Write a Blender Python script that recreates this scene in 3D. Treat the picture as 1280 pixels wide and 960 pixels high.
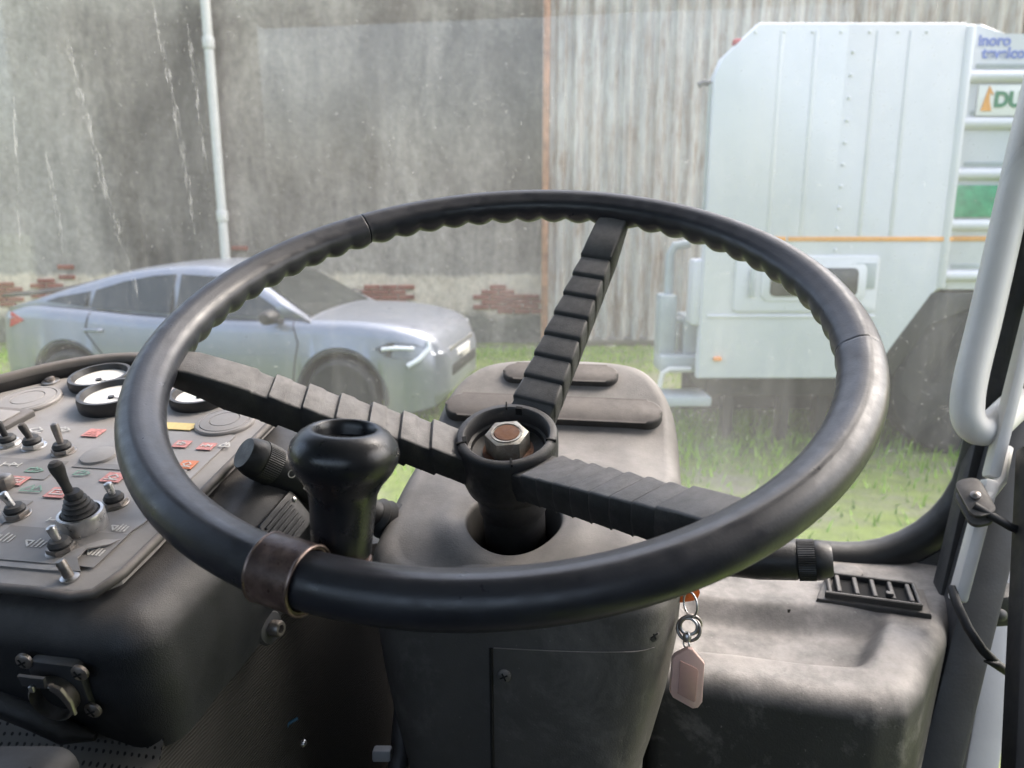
import bpy, bmesh, math, random
from mathutils import Vector, Matrix, Euler
R = math.radians
random.seed(7)
for o in list(bpy.data.objects): bpy.data.objects.remove(o)
scn = bpy.context.scene
COL = scn.collection

# ------------------------------------------------------------------ camera, sky, sun, exposure
CAM = Vector((0, 0, 1.8)); PITCH = R(12.5); YAW = R(10); FPX = 961.0
cd = bpy.data.cameras.new('camera'); cam = bpy.data.objects.new('camera', cd); COL.objects.link(cam)
cam.location = CAM; cam.rotation_euler = (R(90) - PITCH, 0, YAW)
cd.sensor_width = 36; cd.lens = 36 * FPX / 1280; cd.clip_start = .02; cd.clip_end = 500
cd.dof.use_dof = True; cd.dof.focus_distance = .52; cd.dof.aperture_fstop = 11
scn.camera = cam
scn.render.resolution_x, scn.render.resolution_y = 1024, 768
W = bpy.data.worlds.new('World'); scn.world = W; W.use_nodes = True
nt = W.node_tree; bg = nt.nodes['Background']
sky = nt.nodes.new('ShaderNodeTexSky'); sky.sky_type = 'NISHITA'; sky.sun_disc = False
SUN_EL, SUN_AZ = 52, 55
sky.sun_elevation = R(SUN_EL); sky.sun_rotation = R(SUN_AZ); sky.dust_density = 6; sky.air_density = 1.2; sky.ozone_density = 1
hs = nt.nodes.new('ShaderNodeHueSaturation'); hs.inputs['Saturation'].default_value = .8
nt.links.new(sky.outputs[0], hs.inputs['Color']); nt.links.new(hs.outputs[0], bg.inputs[0])
bg.inputs[1].default_value = .15
sl = bpy.data.lights.new('sun', 'SUN'); sl.energy = .65; sl.angle = R(40); sl.color = (1, .985, .96)
so = bpy.data.objects.new('sun', sl); COL.objects.link(so)
sd = Vector((math.sin(R(SUN_AZ)) * math.cos(R(SUN_EL)), math.cos(R(SUN_AZ)) * math.cos(R(SUN_EL)), math.sin(R(SUN_EL))))
so.rotation_euler = (-sd).to_track_quat('-Z', 'Y').to_euler(); so.location = (5, 3, 12)
vs = scn.view_settings; vs.view_transform = 'Standard'; vs.look = 'None'; vs.gamma = 1; vs.exposure = 2.15
scn.render.engine = 'CYCLES'; scn.cycles.max_bounces = 6; scn.cycles.caustics_reflective = False; scn.cycles.caustics_refractive = False; scn.cycles.transparent_max_bounces = 8; scn.cycles.diffuse_bounces = 3

FW = Vector((-math.sin(YAW) * math.cos(PITCH), math.cos(YAW) * math.cos(PITCH), -math.sin(PITCH)))
RT = Vector((math.cos(YAW), math.sin(YAW), 0)); UP = RT.cross(FW)
def at(px, py, d): return CAM + (FW + RT * ((px - 640) / FPX) - UP * ((py - 480) / FPX)) * d

# ------------------------------------------------------------------ materials
class N:
    def __init__(s, name):
        s.m = bpy.data.materials.new(name); s.m.use_nodes = True; s.t = s.m.node_tree; s.t.nodes.clear()
        s.out = s.n('ShaderNodeOutputMaterial'); s.tc = None
    def n(s, t, **k):
        o = s.t.nodes.new(t)
        for a, b in k.items(): setattr(o, a, b)
        return o
    def l(s, a, b): s.t.links.new(a, b)
    def obj(s, scale=(1, 1, 1)):
        if not s.tc: s.tc = s.n('ShaderNodeTexCoord')
        mp = s.n('ShaderNodeMapping'); mp.inputs['Scale'].default_value = scale
        s.l(s.tc.outputs['Object'], mp.inputs[0]); return mp.outputs[0]
    def noise(s, scale, detail=6, rough=.6, stretch=(1, 1, 1), dist=0):
        t = s.n('ShaderNodeTexNoise'); t.inputs['Scale'].default_value = scale; t.inputs['Detail'].default_value = detail
        t.inputs['Roughness'].default_value = rough; t.inputs['Distortion'].default_value = dist
        s.l(s.obj(stretch), t.inputs['Vector']); return t.outputs['Fac']
    def ramp(s, fac, lo, hi, a=0., b=1.):
        r = s.n('ShaderNodeMapRange'); r.inputs[1].default_value = lo; r.inputs[2].default_value = hi
        r.inputs[3].default_value = a; r.inputs[4].default_value = b; s.l(fac, r.inputs[0]); return r.outputs[0]
    def math(s, op, a, b):
        m = s.n('ShaderNodeMath', operation=op)
        for i, v in enumerate((a, b)):
            if isinstance(v, (int, float)): m.inputs[i].default_value = v
            else: s.l(v, m.inputs[i])
        return m.outputs[0]
    def mix(s, fac, a, b):
        m = s.n('ShaderNodeMix', data_type='RGBA')
        if isinstance(fac, (int, float)): m.inputs[0].default_value = fac
        else: s.l(fac, m.inputs[0])
        for i, v in ((6, a), (7, b)):
            if isinstance(v, tuple): m.inputs[i].default_value = (*v, 1)
            else: s.l(v, m.inputs[i])
        return m.outputs[2]
    def bsdf(s, col, rough=.5, metal=0., spec=.5, normal=None, **k):
        b = s.n('ShaderNodeBsdfPrincipled')
        for nm, v in (('Base Color', col), ('Roughness', rough), ('Metallic', metal), ('Specular IOR Level', spec)):
            if isinstance(v, tuple): b.inputs[nm].default_value = (*v, 1)
            elif isinstance(v, (int, float)): b.inputs[nm].default_value = v
            else: s.l(v, b.inputs[nm])
        for nm, v in k.items(): b.inputs[nm.replace('_', ' ')].default_value = v
        if normal is not None: s.l(normal, b.inputs['Normal'])
        s.l(b.outputs[0], s.out.inputs[0]); return b
    def bump(s, h, strength, dist=.001, prev=None):
        b = s.n('ShaderNodeBump'); b.inputs['Strength'].default_value = strength; b.inputs['Distance'].default_value = dist
        s.l(h, b.inputs['Height'])
        if prev is not None: s.l(prev, b.inputs['Normal'])
        return b.outputs[0]
    def upward(s):
        g = s.n('ShaderNodeNewGeometry'); x = s.n('ShaderNodeSeparateXYZ'); s.l(g.outputs['Normal'], x.inputs[0]); return x.outputs[2]

def plastic(name, col, rough=.5, dust=0.,  dustcol=(.34, .3, .265), grain=900, gs=.25, patch=18, var=.35, spec=.5, stains=0., dent=.12, dlo=.55):
    m = N(name)
    base = m.mix(m.ramp(m.noise(patch, 5), .3, .7), tuple(c * (1 - var) for c in col), tuple(c * (1 + var) for c in col))
    fac = m.ramp(m.noise(patch * 1.7, 8, .7), .36, .66)
    r = m.ramp(m.noise(patch * 3, 6), .3, .7, max(.05, rough - .1), min(1, rough + .12))
    if dust > 0:
        up = m.ramp(m.upward(), .1, .85)
        d = m.math('MULTIPLY', m.math('MULTIPLY', up, m.ramp(fac, 0, 1, dlo, 1)), dust)
        base = m.mix(d, base, dustcol)
        r = m.math('MAXIMUM', r, m.math('MULTIPLY', d, .85))
    if stains > 0:
        s1 = m.math('MULTIPLY', m.ramp(m.noise(patch * .8, 9, .75, dist=.6), .52, .68), stains)
        base = m.mix(s1, base, tuple(c * 1.5 for c in dustcol))
        sp = m.math('MULTIPLY', m.ramp(m.noise(patch * 22, 2), .72, .78), stains)
        base = m.mix(sp, base, (.5, .47, .44))
    nb = m.bump(m.noise(grain, 3), gs, .0006)
    nb = m.bump(m.noise(patch * 2, 4), dent, .002, nb)
    m.bsdf(base, r, 0, spec, nb); return m.m

def metal(name, col, rough=.3, rust=None, mtl=1.):
    m = N(name); base = m.mix(m.ramp(m.noise(160, 6), .3, .7), tuple(c * .75 for c in col), col); mt = mtl
    if rust:
        f = m.ramp(m.noise(120, 8, .7), .45, .6); f = m.math('MULTIPLY', f, rust[1]); base = m.mix(f, base, rust[0])
        mt = m.math('SUBTRACT', mtl, f)
    m.bsdf(base, m.ramp(m.noise(220, 5), .3, .7, max(.05, rough - .12), rough + .15), mt, .5, m.bump(m.noise(300, 5), .15, .0006)); return m.m

def flat(name, col, rough=.6, var=.15, scale=400):
    m = N(name); m.bsdf(m.mix(m.ramp(m.noise(scale, 5), .3, .7), tuple(c * (1 - var) for c in col), tuple(min(1, c * (1 + var)) for c in col)), rough); return m.m

M = {}
M['rim'] = plastic('rim_black_vinyl', (.019, .0205, .027), .37, .06, (.25, .25, .27), 700, .16, 30, .25, .55, 0, .02)
M['spoke'] = plastic('spoke_rubber', (.022, .022, .023), .58, .68, (.27, .256, .247), 1100, .55, 40, .3)
M['hub'] = plastic('hub_rubber', (.02, .02, .022), .5, .3, (.2, .185, .175), 1000, .4, 60, .3)
M['knob'] = plastic('knob_gloss_black', (.012, .013, .016), .3, .03, (.2, .2, .2), 900, .08, 30, .2, .5, 0, .01)
M['band'] = metal('band_brown_paint', (.095, .062, .054), .36, ((.2, .13, .1), .35), .35)
M['bandedge'] = metal('band_worn_edge', (.36, .28, .25), .35)
M['steel'] = metal('nut_zinc_steel', (.42, .41, .37), .48, ((.14, .08, .045), .5))
M['rust'] = metal('bolt_rust', (.2, .09, .045), .7, ((.1, .04, .02), .8), .2)
M['chrome'] = metal('chrome', (.6, .59, .58), .34, ((.4, .36, .32), .2))
M['dullsteel'] = metal('dull_steel', (.32, .3, .28), .42, ((.15, .1, .07), .4))
M['cover'] = plastic('column_cover_plastic', (.075, .071, .066), .6, .75, (.285, .265, .248), 700, .4, 14, .18, .4, .16)
M['pad'] = plastic('pad_rubber', (.05, .047, .045), .7, .5, (.24, .21, .19), 700, .3, 30, .2, .4)
M['console'] = plastic('console_vinyl', (.012, .0135, .0165), .5, .42, (.18, .166, .155), 1300, .5, 16, .2, .45, .05)
M['panel'] = plastic('panel_plate', (.25, .236, .226), .55, .55, (.34, .32, .306), 600, .12, 22, .1, .4, .12)
M['sheet'] = plastic('panel_overlay', (.27, .256, .246), .48, .45, (.35, .33, .318), 500, .1, 24, .12, .4, .12)
M['lip'] = plastic('panel_lip', (.06, .056, .053), .6, .6, (.25, .22, .2), 600, .2, 24, .15)
M['gauge'] = plastic('gauge_bezel', (.018, .018, .019), .42, .3, (.2, .19, .18), 700, .1, 40, .2)
M['boot'] = plastic('rubber_boot', (.02, .02, .021), .6, .3, (.17, .16, .15), 700, .2, 50, .2)
M['stalk'] = plastic('stalk_plastic', (.016, .016, .017), .45, .12, (.2, .19, .18), 900, .25, 40, .2)
M['shelf'] = plastic('shelf_vinyl', (.042, .042, .04), .62, .95, (.335, .312, .292), 500, .4, 9, .2, .35, .3, .12, .28)
M['vent'] = plastic('vent_plastic', (.03, .029, .028), .55, .45, (.26, .235, .21), 700, .2, 40, .2)
M['rubber'] = plastic('seal_rubber', (.012, .0125, .013), .55, .12, (.2, .2, .2), 500, .3, 30, .2)
M['white'] = plastic('white_paint_scuffed', (.62, .61, .585), .4, .25, (.42, .38, .33), 300, .1, 14, .06, .5, .1)
M['dpaint'] = plastic('dark_grey_paint', (.03, .031, .034), .5, .3, (.2, .19, .18), 400, .2, 20, .2)
M['gpaint'] = plastic('light_grey_paint', (.34, .345, .36), .45, .2, (.3, .28, .25), 400, .1, 14, .08)
M['black'] = plastic('black_plastic', (.008, .0085, .01), .6, .1, (.1, .1, .1), 500, .2, 20, .2)
M['dial'] = flat('dial_glare_white', (.74, .72, .69), .4, .08)  # blank white stands in for glare on the gauge glass, which isn't modelled
M['hole'] = flat('dark_void', (.004, .004, .004), .9)
M['red'] = flat('print_red', (.56, .24, .215), .5, .3); M['prwhite'] = flat('print_white', (.55, .53, .5), .5, .3)
M['green'] = flat('print_green', (.2, .32, .25), .5, .2); M['orange'] = flat('print_orange', (.6, .2, .09), .5)
M['yellow'] = flat('sticker_yellow', (.74, .56, .22), .5, .08)
M['orangeplastic'] = flat('orange_plastic', (.55, .13, .03), .35)
M['blue'] = flat('blue_cable', (.015, .07, .13), .4)
def fob_mat(name, col, tr):
    m = N(name); m.bsdf(m.mix(m.ramp(m.noise(120, 6), .3, .7), tuple(c * .88 for c in col), col), .32, 0, .5, None, Transmission_Weight=tr, Subsurface_Weight=.0); return m.m
M['fob'] = fob_mat('fob_clear_pink', (.85, .6, .54), .35); M['fobin'] = fob_mat('fob_insert_pink', (.55, .34, .29), 0.)
def perforated():
    m = N('perforated_vinyl'); v = m.n('ShaderNodeVectorMath', operation='FRACTION'); mp = m.obj((215, 215, 215)); m.l(mp, v.inputs[0])
    x = m.n('ShaderNodeSeparateXYZ'); m.l(v.outputs[0], x.inputs[0])
    dx = m.math('SUBTRACT', x.outputs[0], .5); dz = m.math('SUBTRACT', x.outputs[2], .5)
    d = m.math('SQRT', m.math('ADD', m.math('MULTIPLY', dx, dx), m.math('MULTIPLY', dz, dz)), 0)
    f = m.ramp(d, .16, .22)
    c = m.mix(f, (.006, .006, .006), m.mix(m.ramp(m.noise(20), .3, .7), (.13, .122, .112), (.19, .178, .163)))
    m.bsdf(c, .6, 0, .4, m.bump(f, .5, .001)); return m.m
M['perf'] = perforated()
def ribbed():
    m = N('ribbed_carpet'); w = m.n('ShaderNodeTexWave', wave_type='BANDS', bands_direction='Z'); w.inputs['Scale'].default_value = 130
    w.inputs['Distortion'].default_value = 2.5; m.l(m.obj(), w.inputs[0])
    m.bsdf(m.mix(w.outputs['Fac'], (.012, .0115, .011), (.032, .03, .028)), .8, 0, .3, m.bump(w.outputs['Fac'], .5, .001)); return m.m
M['ribbed'] = ribbed()

def glass_dirty():
    m = N('windscreen_dirty_glass')
    tr = m.n('ShaderNodeBsdfTransparent'); tr.inputs[0].default_value = (.97, .97, .97, 1)
    gl = m.n('ShaderNodeBsdfGlossy'); gl.inputs['Roughness'].default_value = .02
    tl = m.n('ShaderNodeBsdfTranslucent'); tl.inputs[0].default_value = (.9, .89, .88, 1)
    df = m.n('ShaderNodeBsdfDiffuse'); df.inputs[0].default_value = (.7, .7, .68, 1)
    a = m.ramp(m.noise(3.2, 4, .65, (1, 1, .35)), .38, .72, 0, .08)
    b = m.ramp(m.noise(22, 3, .7, (1, 1, .16)), .5, .8, 0, .06)
    c = m.ramp(m.noise(260, 1, .6), .66, .8, 0, .13)
    x = m.n('ShaderNodeSeparateXYZ'); m.l(m.obj(), x.inputs[0])
    low = m.ramp(x.outputs[2], .22, .0, 0, .045)                       # road film thickens towards the lower rubber
    low = m.math('MULTIPLY', low, m.ramp(m.noise(30, 3, .75), .3, .65, .45, 1.2))
    f = m.math('ADD', m.math('ADD', m.math('ADD', a, b), m.math('ADD', c, low)), .04)
    f = m.math('MINIMUM', f, .6)
    dm = m.n('ShaderNodeMixShader'); dm.inputs[0].default_value = .25; m.l(tl.outputs[0], dm.inputs[1]); m.l(df.outputs[0], dm.inputs[2])
    g = m.n('ShaderNodeMixShader'); g.inputs[0].default_value = .035; m.l(tr.outputs[0], g.inputs[1]); m.l(gl.outputs[0], g.inputs[2])
    s = m.n('ShaderNodeMixShader'); m.l(f, s.inputs[0]); m.l(g.outputs[0], s.inputs[1]); m.l(dm.outputs[0], s.inputs[2])
    m.l(s.outputs[0], m.out.inputs[0]); return m.m
M['glass'] = glass_dirty()
_m = N('windscreen_clean_inner_face'); _t = _m.n('ShaderNodeBsdfTransparent'); _t.inputs[0].default_value = (.97, .97, .97, 1); _g = _m.n('ShaderNodeBsdfGlossy'); _g.inputs['Roughness'].default_value = .01
_x = _m.n('ShaderNodeMixShader'); _x.inputs[0].default_value = .035; _m.l(_t.outputs[0], _x.inputs[1]); _m.l(_g.outputs[0], _x.inputs[2]); _m.l(_x.outputs[0], _m.out.inputs[0]); M['clearglass'] = _m.m
def streak_mat():
    m = N('dried_run_mark'); tr = m.n('ShaderNodeBsdfTransparent'); tl = m.n('ShaderNodeBsdfTranslucent'); tl.inputs[0].default_value = (.9, .9, .9, 1)
    f = m.ramp(m.noise(230, 6, .75, (1, 1, .22)), .46, .78, .0, .34); s = m.n('ShaderNodeMixShader')
    m.l(f, s.inputs[0]); m.l(tr.outputs[0], s.inputs[1]); m.l(tl.outputs[0], s.inputs[2]); m.l(s.outputs[0], m.out.inputs[0]); return m.m
M['streak'] = streak_mat()

# ------------------------------------------------------------------ geometry helpers (all points are world points; objects sit at their thing's base)
def tag(o, label=None, cat=None, group=None, kind=None):
    if label: o['label'] = label
    if cat: o['category'] = cat
    if group: o['group'] = group
    if kind: o['kind'] = kind
    return o
def thing(name, loc, label, cat, group=None, rz=0.):
    o = bpy.data.objects.new(name, None); COL.objects.link(o); o.location = loc; o.rotation_euler = (0, 0, rz); o.empty_display_size = .05
    WM[o.name] = Matrix.Translation(Vector(loc)) @ Matrix.Rotation(rz, 4, 'Z')
    return tag(o, label, cat, group)
WM = {}
def wm(o): return WM.get(o.name, Matrix.Identity(4)) if o else Matrix.Identity(4)
class B:
    """collects geometry in world space and links it as one mesh object"""
    def __init__(s): s.bm = bmesh.new()
    def pts(s, vs, fs, mat=None):
        b = [s.bm.verts.new(mat @ Vector(v) if mat else Vector(v)) for v in vs]
        for f in fs:
            try: s.bm.faces.new([b[i] for i in f])
            except ValueError: pass
        return s
    def box(s, c, size, mat=None, bevel=0, seg=2):
        t = bmesh.new(); bmesh.ops.create_cube(t, size=1); bmesh.ops.scale(t, vec=size, verts=t.verts)
        if bevel: bmesh.ops.bevel(t, geom=list(t.edges), offset=bevel, segments=seg, affect='EDGES', profile=.5)
        bmesh.ops.translate(t, vec=c, verts=t.verts)
        if mat: t.transform(mat)
        return s.merge(t)
    def merge(s, t):
        me = bpy.data.meshes.new('t'); t.to_mesh(me); t.free(); s.bm.from_mesh(me); bpy.data.meshes.remove(me); return s
    def lathe(s, prof, seg=32, mat=None, caps=True):
        vs = []; fs = []
        for r, z in prof:
            for k in range(seg):
                a = 2 * math.pi * k / seg; vs.append((r * math.cos(a), r * math.sin(a), z))
        for i in range(len(prof) - 1):
            for k in range(seg):
                fs.append((i * seg + k, i * seg + (k + 1) % seg, (i + 1) * seg + (k + 1) % seg, (i + 1) * seg + k))
        if caps: fs.append(tuple(range(seg))[::-1]); fs.append(tuple((len(prof) - 1) * seg + k for k in range(seg)))
        return s.pts(vs, fs, mat)
    def tube(s, path, r, seg=12, closed=False, caps=True):
        P = [Vector(p) for p in path]; n = len(P); vs = []; fs = []
        tan = []
        for i in range(n):
            a = P[i - 1] if (i or closed) else P[0]; b = P[(i + 1) % n] if (i < n - 1 or closed) else P[-1]; tan.append((b - a).normalized())
        t0 = tan[0]; nrm = t0.cross(Vector((0, 0, 1)));
        if nrm.length < .1: nrm = t0.cross(Vector((0, 1, 0)))
        nrm.normalize()
        for i in range(n):
            nrm = (nrm - tan[i] * nrm.dot(tan[i])).normalized(); bi = tan[i].cross(nrm)
            rr = r[i] if isinstance(r, (list, tuple)) else r
            for k in range(seg):
                a = 2 * math.pi * k / seg; vs.append(P[i] + (nrm * math.cos(a) + bi * math.sin(a)) * rr)
        for i in range(n if closed else n - 1):
            j = (i + 1) % n
            for k in range(seg): fs.append((i * seg + k, i * seg + (k + 1) % seg, j * seg + (k + 1) % seg, j * seg + k))
        if caps and not closed: fs.append(tuple(range(seg))[::-1]); fs.append(tuple((n - 1) * seg + k for k in range(seg)))
        return s.pts(vs, fs)
    def prism(s, outline, z0, z1, mat=None, bevel=0, seg=2):
        t = bmesh.new(); n = len(outline)
        a = [t.verts.new((x, y, z0)) for x, y in outline]; b = [t.verts.new((x, y, z1)) for x, y in outline]
        t.faces.new(a[::-1]); top = t.faces.new(b)
        for i in range(n): t.faces.new((a[i], a[(i + 1) % n], b[(i + 1) % n], b[i]))
        if bevel: bmesh.ops.bevel(t, geom=list(top.edges), offset=bevel, segments=seg, affect='EDGES', profile=.5)
        if mat: t.transform(mat)
        return s.merge(t)
    def grid(s, rows, closed=False):
        h = len(rows); w = len(rows[0]); vs = [v for r in rows for v in r]; fs = []
        for i in range(h - 1):
            for j in range(w if closed else w - 1):
                k = (j + 1) % w; fs.append((i * w + j, i * w + k, (i + 1) * w + k, (i + 1) * w + j))
        return s.pts(vs, fs)
    def build(s, name, mat, parent=None, smooth=35, loc=None, recalc=True, **tags):
        if recalc: bmesh.ops.recalc_face_normals(s.bm, faces=s.bm.faces)
        if parent is not None: inv = wm(parent).inverted(); mw = wm(parent)
        else: mw = Matrix.Translation(loc or (0, 0, 0)); inv = mw.inverted()
        s.bm.transform(inv)
        me = bpy.data.meshes.new(name); 
        for f in s.bm.faces: f.smooth = bool(smooth)
        if smooth:
            for e in s.bm.edges:
                if len(e.link_faces) == 2 and e.calc_face_angle(0) > R(smooth): e.smooth = False
        s.bm.to_mesh(me); s.bm.free(); me.materials.append(M[mat] if isinstance(mat, str) else mat)
        o = bpy.data.objects.new(name, me); COL.objects.link(o)
        if parent is not None: o.parent = parent
        else: o.location = loc or (0, 0, 0)
        WM[o.name] = mw
        return tag(o, **tags) if tags else o
def frame(o, ex, ey, ez):
    m = Matrix.Identity(4)
    for i, v in enumerate((ex, ey, ez, o)):
        for k in range(3): m[k][i] = v[k]
    return m
def axis(o, z, x=(1, 0, 0)):
    z = Vector(z).normalized(); x = Vector(x); x = (x - z * x.dot(z)).normalized(); return frame(Vector(o), x, z.cross(x), z)
def rrect(w, h, r, n=6, cx=0, cy=0):
    o = []
    for sx, sy, a0 in ((1, 1, 0), (-1, 1, 90), (-1, -1, 180), (1, -1, 270)):
        for k in range(n + 1):
            a = R(a0 + 90 * k / n); o.append((cx + sx * (w / 2 - r) + r * math.cos(a), cy + sy * (h / 2 - r) + r * math.sin(a)))
    return o
def lerp(tab, x):
    if x <= tab[0][0]: return tab[0][1]
    for (a, b), (c, d) in zip(tab, tab[1:]):
        if x <= c:
            t = (x - a) / (c - a); return b + (d - b) * t
    return tab[-1][1]
def slerp(tab, x):
    if x <= tab[0][0]: return tab[0][1]
    if x >= tab[-1][0]: return tab[-1][1]
    for i in range(len(tab) - 1):
        if x <= tab[i + 1][0]:
            a, b = tab[i], tab[i + 1]; p = tab[max(i - 1, 0)]; q = tab[min(i + 2, len(tab) - 1)]
            h = b[0] - a[0]; t = (x - a[0]) / h
            m0 = (b[1] - p[1]) / (b[0] - p[0]) * h; m1 = (q[1] - a[1]) / (q[0] - a[0]) * h
            return (2 * t**3 - 3 * t**2 + 1) * a[1] + (t**3 - 2 * t**2 + t) * m0 + (-2 * t**3 + 3 * t**2) * b[1] + (t**3 - t**2) * m1
def strokes(lines, w, mat, h=.0002):
    """flat printed lines in the plane of mat"""
    b = B()
    for ln in lines:
        for (x0, y0), (x1, y1) in zip(ln, ln[1:]):
            d = Vector((x1 - x0, y1 - y0, 0)); L = d.length
            if L == 0: continue
            d /= L; p = Vector((-d.y, d.x, 0)) * w / 2; e = d * w * .4
            A, C = Vector((x0, y0, 0)) - e, Vector((x1, y1, 0)) + e
            q = [A + p, A - p, C - p, C + p]
            b.pts([v + Vector((0, 0, z)) for z in (0, h) for v in q], [(0, 1, 2, 3), (4, 5, 6, 7), (0, 1, 5, 4), (1, 2, 6, 5), (2, 3, 7, 6), (3, 0, 4, 7)], mat)
    return b
def text_mesh(txt, size, mat, bold=0.0):
    c = bpy.data.curves.new('t', 'FONT'); c.body = txt; c.size = size; c.extrude = .002; c.offset = bold
    o = bpy.data.objects.new('t', c); COL.objects.link(o)
    dg = bpy.context.evaluated_depsgraph_get(); me = bpy.data.meshes.new_from_object(o.evaluated_get(dg))
    bpy.data.objects.remove(o); b = B(); b.bm.from_mesh(me); bpy.data.meshes.remove(me); b.bm.transform(mat); return b
def circ(r, n=24, cx=0, cy=0): return [(cx + r * math.cos(2 * math.pi * k / n), cy + r * math.sin(2 * math.pi * k / n)) for k in range(n)]
def struct(o): o['kind'] = 'structure'; return o

# exterior frame: the yard's walls face the parked machine's camera side, turned YAW from the cab
EX = Vector((math.cos(YAW), math.sin(YAW), 0)); EY = Vector((-math.sin(YAW), math.cos(YAW), 0)); EZ = Vector((0, 0, 1))
def E(x, y, z): return EX * x + EY * y + EZ * z
EM = frame(Vector((0, 0, 0)), EX, EY, EZ)

#@@ SETTING
# ------------------------------------------------------------------ ground and grass
def ground_mat():
    m = N('yard_ground')
    a = m.ramp(m.noise(1.1, 5, .7), .46, .64); g = m.mix(m.ramp(m.noise(9, 6), .3, .7), (.08, .115, .024), (.155, .205, .048))
    s = m.mix(m.ramp(m.noise(30, 6), .3, .7), (.09, .09, .065), (.2, .195, .15))
    m.bsdf(m.mix(a, g, s), .9, 0, .3, m.bump(m.noise(40, 6), .6, .03)); return m.m
M['ground'] = ground_mat()
b = B(); n = 40; S = 60
b.grid([[Vector((-S + 2 * S * i / n, -S + 2 * S * j / n, random.uniform(-.01, .01) if max(abs(i - n / 2), abs(j - n / 2)) < n / 2 else 0)) for i in range(n + 1)] for j in range(n + 1)])
struct(b.build('ground', 'ground', None, 60))
def grass_mat():
    m = N('grass_blades'); m.bsdf(m.mix(m.ramp(m.noise(2.5, 5), .35, .65), (.12, .26, .015), (.26, .42, .03)), .6, 0, .3); return m.m
M['grass'] = grass_mat()
b = B(); V = []; F = []
rg = random.Random(3)
for k in range(60000):
    x = rg.uniform(-7, 6.5); y = rg.uniform(2.6, 10.4)
    dens = .22 + .9 * max(0, 1 - abs(y - 6.1) / 1.0) + .5 * max(0, 1 - abs(y - 9.9) / .8)
    dens *= .5 + .8 * (math.sin(x * 1.7 + y * .6) * math.sin(y * 2.3 - x * .8) * .5 + .5)
    if rg.random() > dens: continue
    h = rg.uniform(.04, .13) * (1.1 if abs(y - 6) < 1 else .8); a = rg.uniform(0, 6.28); w = rg.uniform(.006, .012)
    lx, ly = rg.uniform(-.05, .05), rg.uniform(-.05, .05); p = E(x, y, -.01); i = len(V)
    V += [p + Vector((math.cos(a) * w, math.sin(a) * w, 0)), p - Vector((math.cos(a) * w, math.sin(a) * w, 0)), p + Vector((lx * .5 - w * .5, ly * .5, h * .6)), p + Vector((lx, ly, h))]
    F += [(i, i + 1, i + 2), (i, i + 2, i + 3)]
b.pts(V, F); b.build('grass', 'grass', None, 0, recalc=False, kind='stuff', label='short green grass and weeds growing over the yard', cat='grass')

# ------------------------------------------------------------------ rendered wall with drainpipe
def plaster_mat():
    m = N('stained_render')
    a = m.mix(m.ramp(m.noise(.5, 8, .62, (1.3, 1, .7), .4), .40, .60), (.14, .118, .101), (.43, .375, .325))
    st = m.ramp(m.noise(1.5, 9, .72, (2.4, 1, .3), .5), .44, .66)
    a = m.mix(m.math('MULTIPLY', st, .42), a, (.088, .083, .08))
    x = m.n('ShaderNodeSeparateXYZ'); m.l(m.obj(), x.inputs[0])
    nx = m.math('MULTIPLY', m.math('SUBTRACT', m.noise(.6, 6, .7, (1, 1, .5)), .5), 3.0)
    pale = m.ramp(m.math('ADD', x.outputs[0], nx), -1.4, -2.2)            # paler repaired render at the far end of the wall
    a = m.mix(m.math('MULTIPLY', pale, .6), a, (.46, .425, .385))
    dk = m.math('MULTIPLY', m.ramp(m.math('ADD', x.outputs[0], nx), -1.6, -1.0), m.ramp(m.math('ADD', x.outputs[0], nx), .6, -.2))
    a = m.mix(m.math('MULTIPLY', dk, .45), a, (.09, .083, .08))
    nz = m.math('MULTIPLY', m.math('SUBTRACT', m.noise(.7, 6, .7), .5), 2.2)
    top = m.ramp(m.math('ADD', x.outputs[2], nz), 4.2, 5.0)
    a = m.mix(top, a, (.5, .455, .4))
    h1 = m.ramp(m.math('ADD', x.outputs[2], m.math('MULTIPLY', m.math('SUBTRACT', m.noise(1.4, 7, .7), .5), .35)), .93, .99, 1, 0)
    a = m.mix(h1, a, m.mix(m.ramp(m.noise(5, 6), .35, .65), (.60, .50, .39), (.72, .62, .50)))
    h0 = m.ramp(m.math('ADD', x.outputs[2], m.math('MULTIPLY', m.math('SUBTRACT', m.noise(2.2, 7, .7), .5), .5)), .34, .46, 1, 0)
    a = m.mix(h0, a, m.mix(m.ramp(m.noise(6, 6), .35, .65), (.15, .145, .12), (.26, .24, .2)))
    fine = m.mix(m.ramp(m.noise(7, 10, .78, (1.4, 1, 1)), .36, .66), (.68, .68, .68), (1.25, 1.25, 1.25))
    mm = m.n('ShaderNodeMix', data_type='RGBA', blend_type='MULTIPLY'); mm.inputs[0].default_value = 1; m.l(a, mm.inputs[6]); m.l(fine, mm.inputs[7])
    m.bsdf(mm.outputs[2], .9, 0, .2, m.bump(m.noise(12, 8, .7), .5, .03)); return m.m
M['plaster'] = plaster_mat()
def brick_mat():
    m = N('exposed_brick'); m.bsdf(m.mix(m.ramp(m.noise(6, 6), .3, .7), (.2, .07, .05), (.34, .14, .1)), .9, 0, .2, m.bump(m.noise(60, 5), .5, .01)); return m.m
M['brick'] = brick_mat()
WY = 10.85
bw = thing('rendered_building', E(-4, WY, 0), 'grey stained rendered building wall standing behind the parked car', 'building', None, YAW)
B().box((-6.79, WY + .2, 2.65), (14.4, .4, 5.3), EM).build('wall', 'plaster', bw, 0)
rb = random.Random(11)
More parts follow.
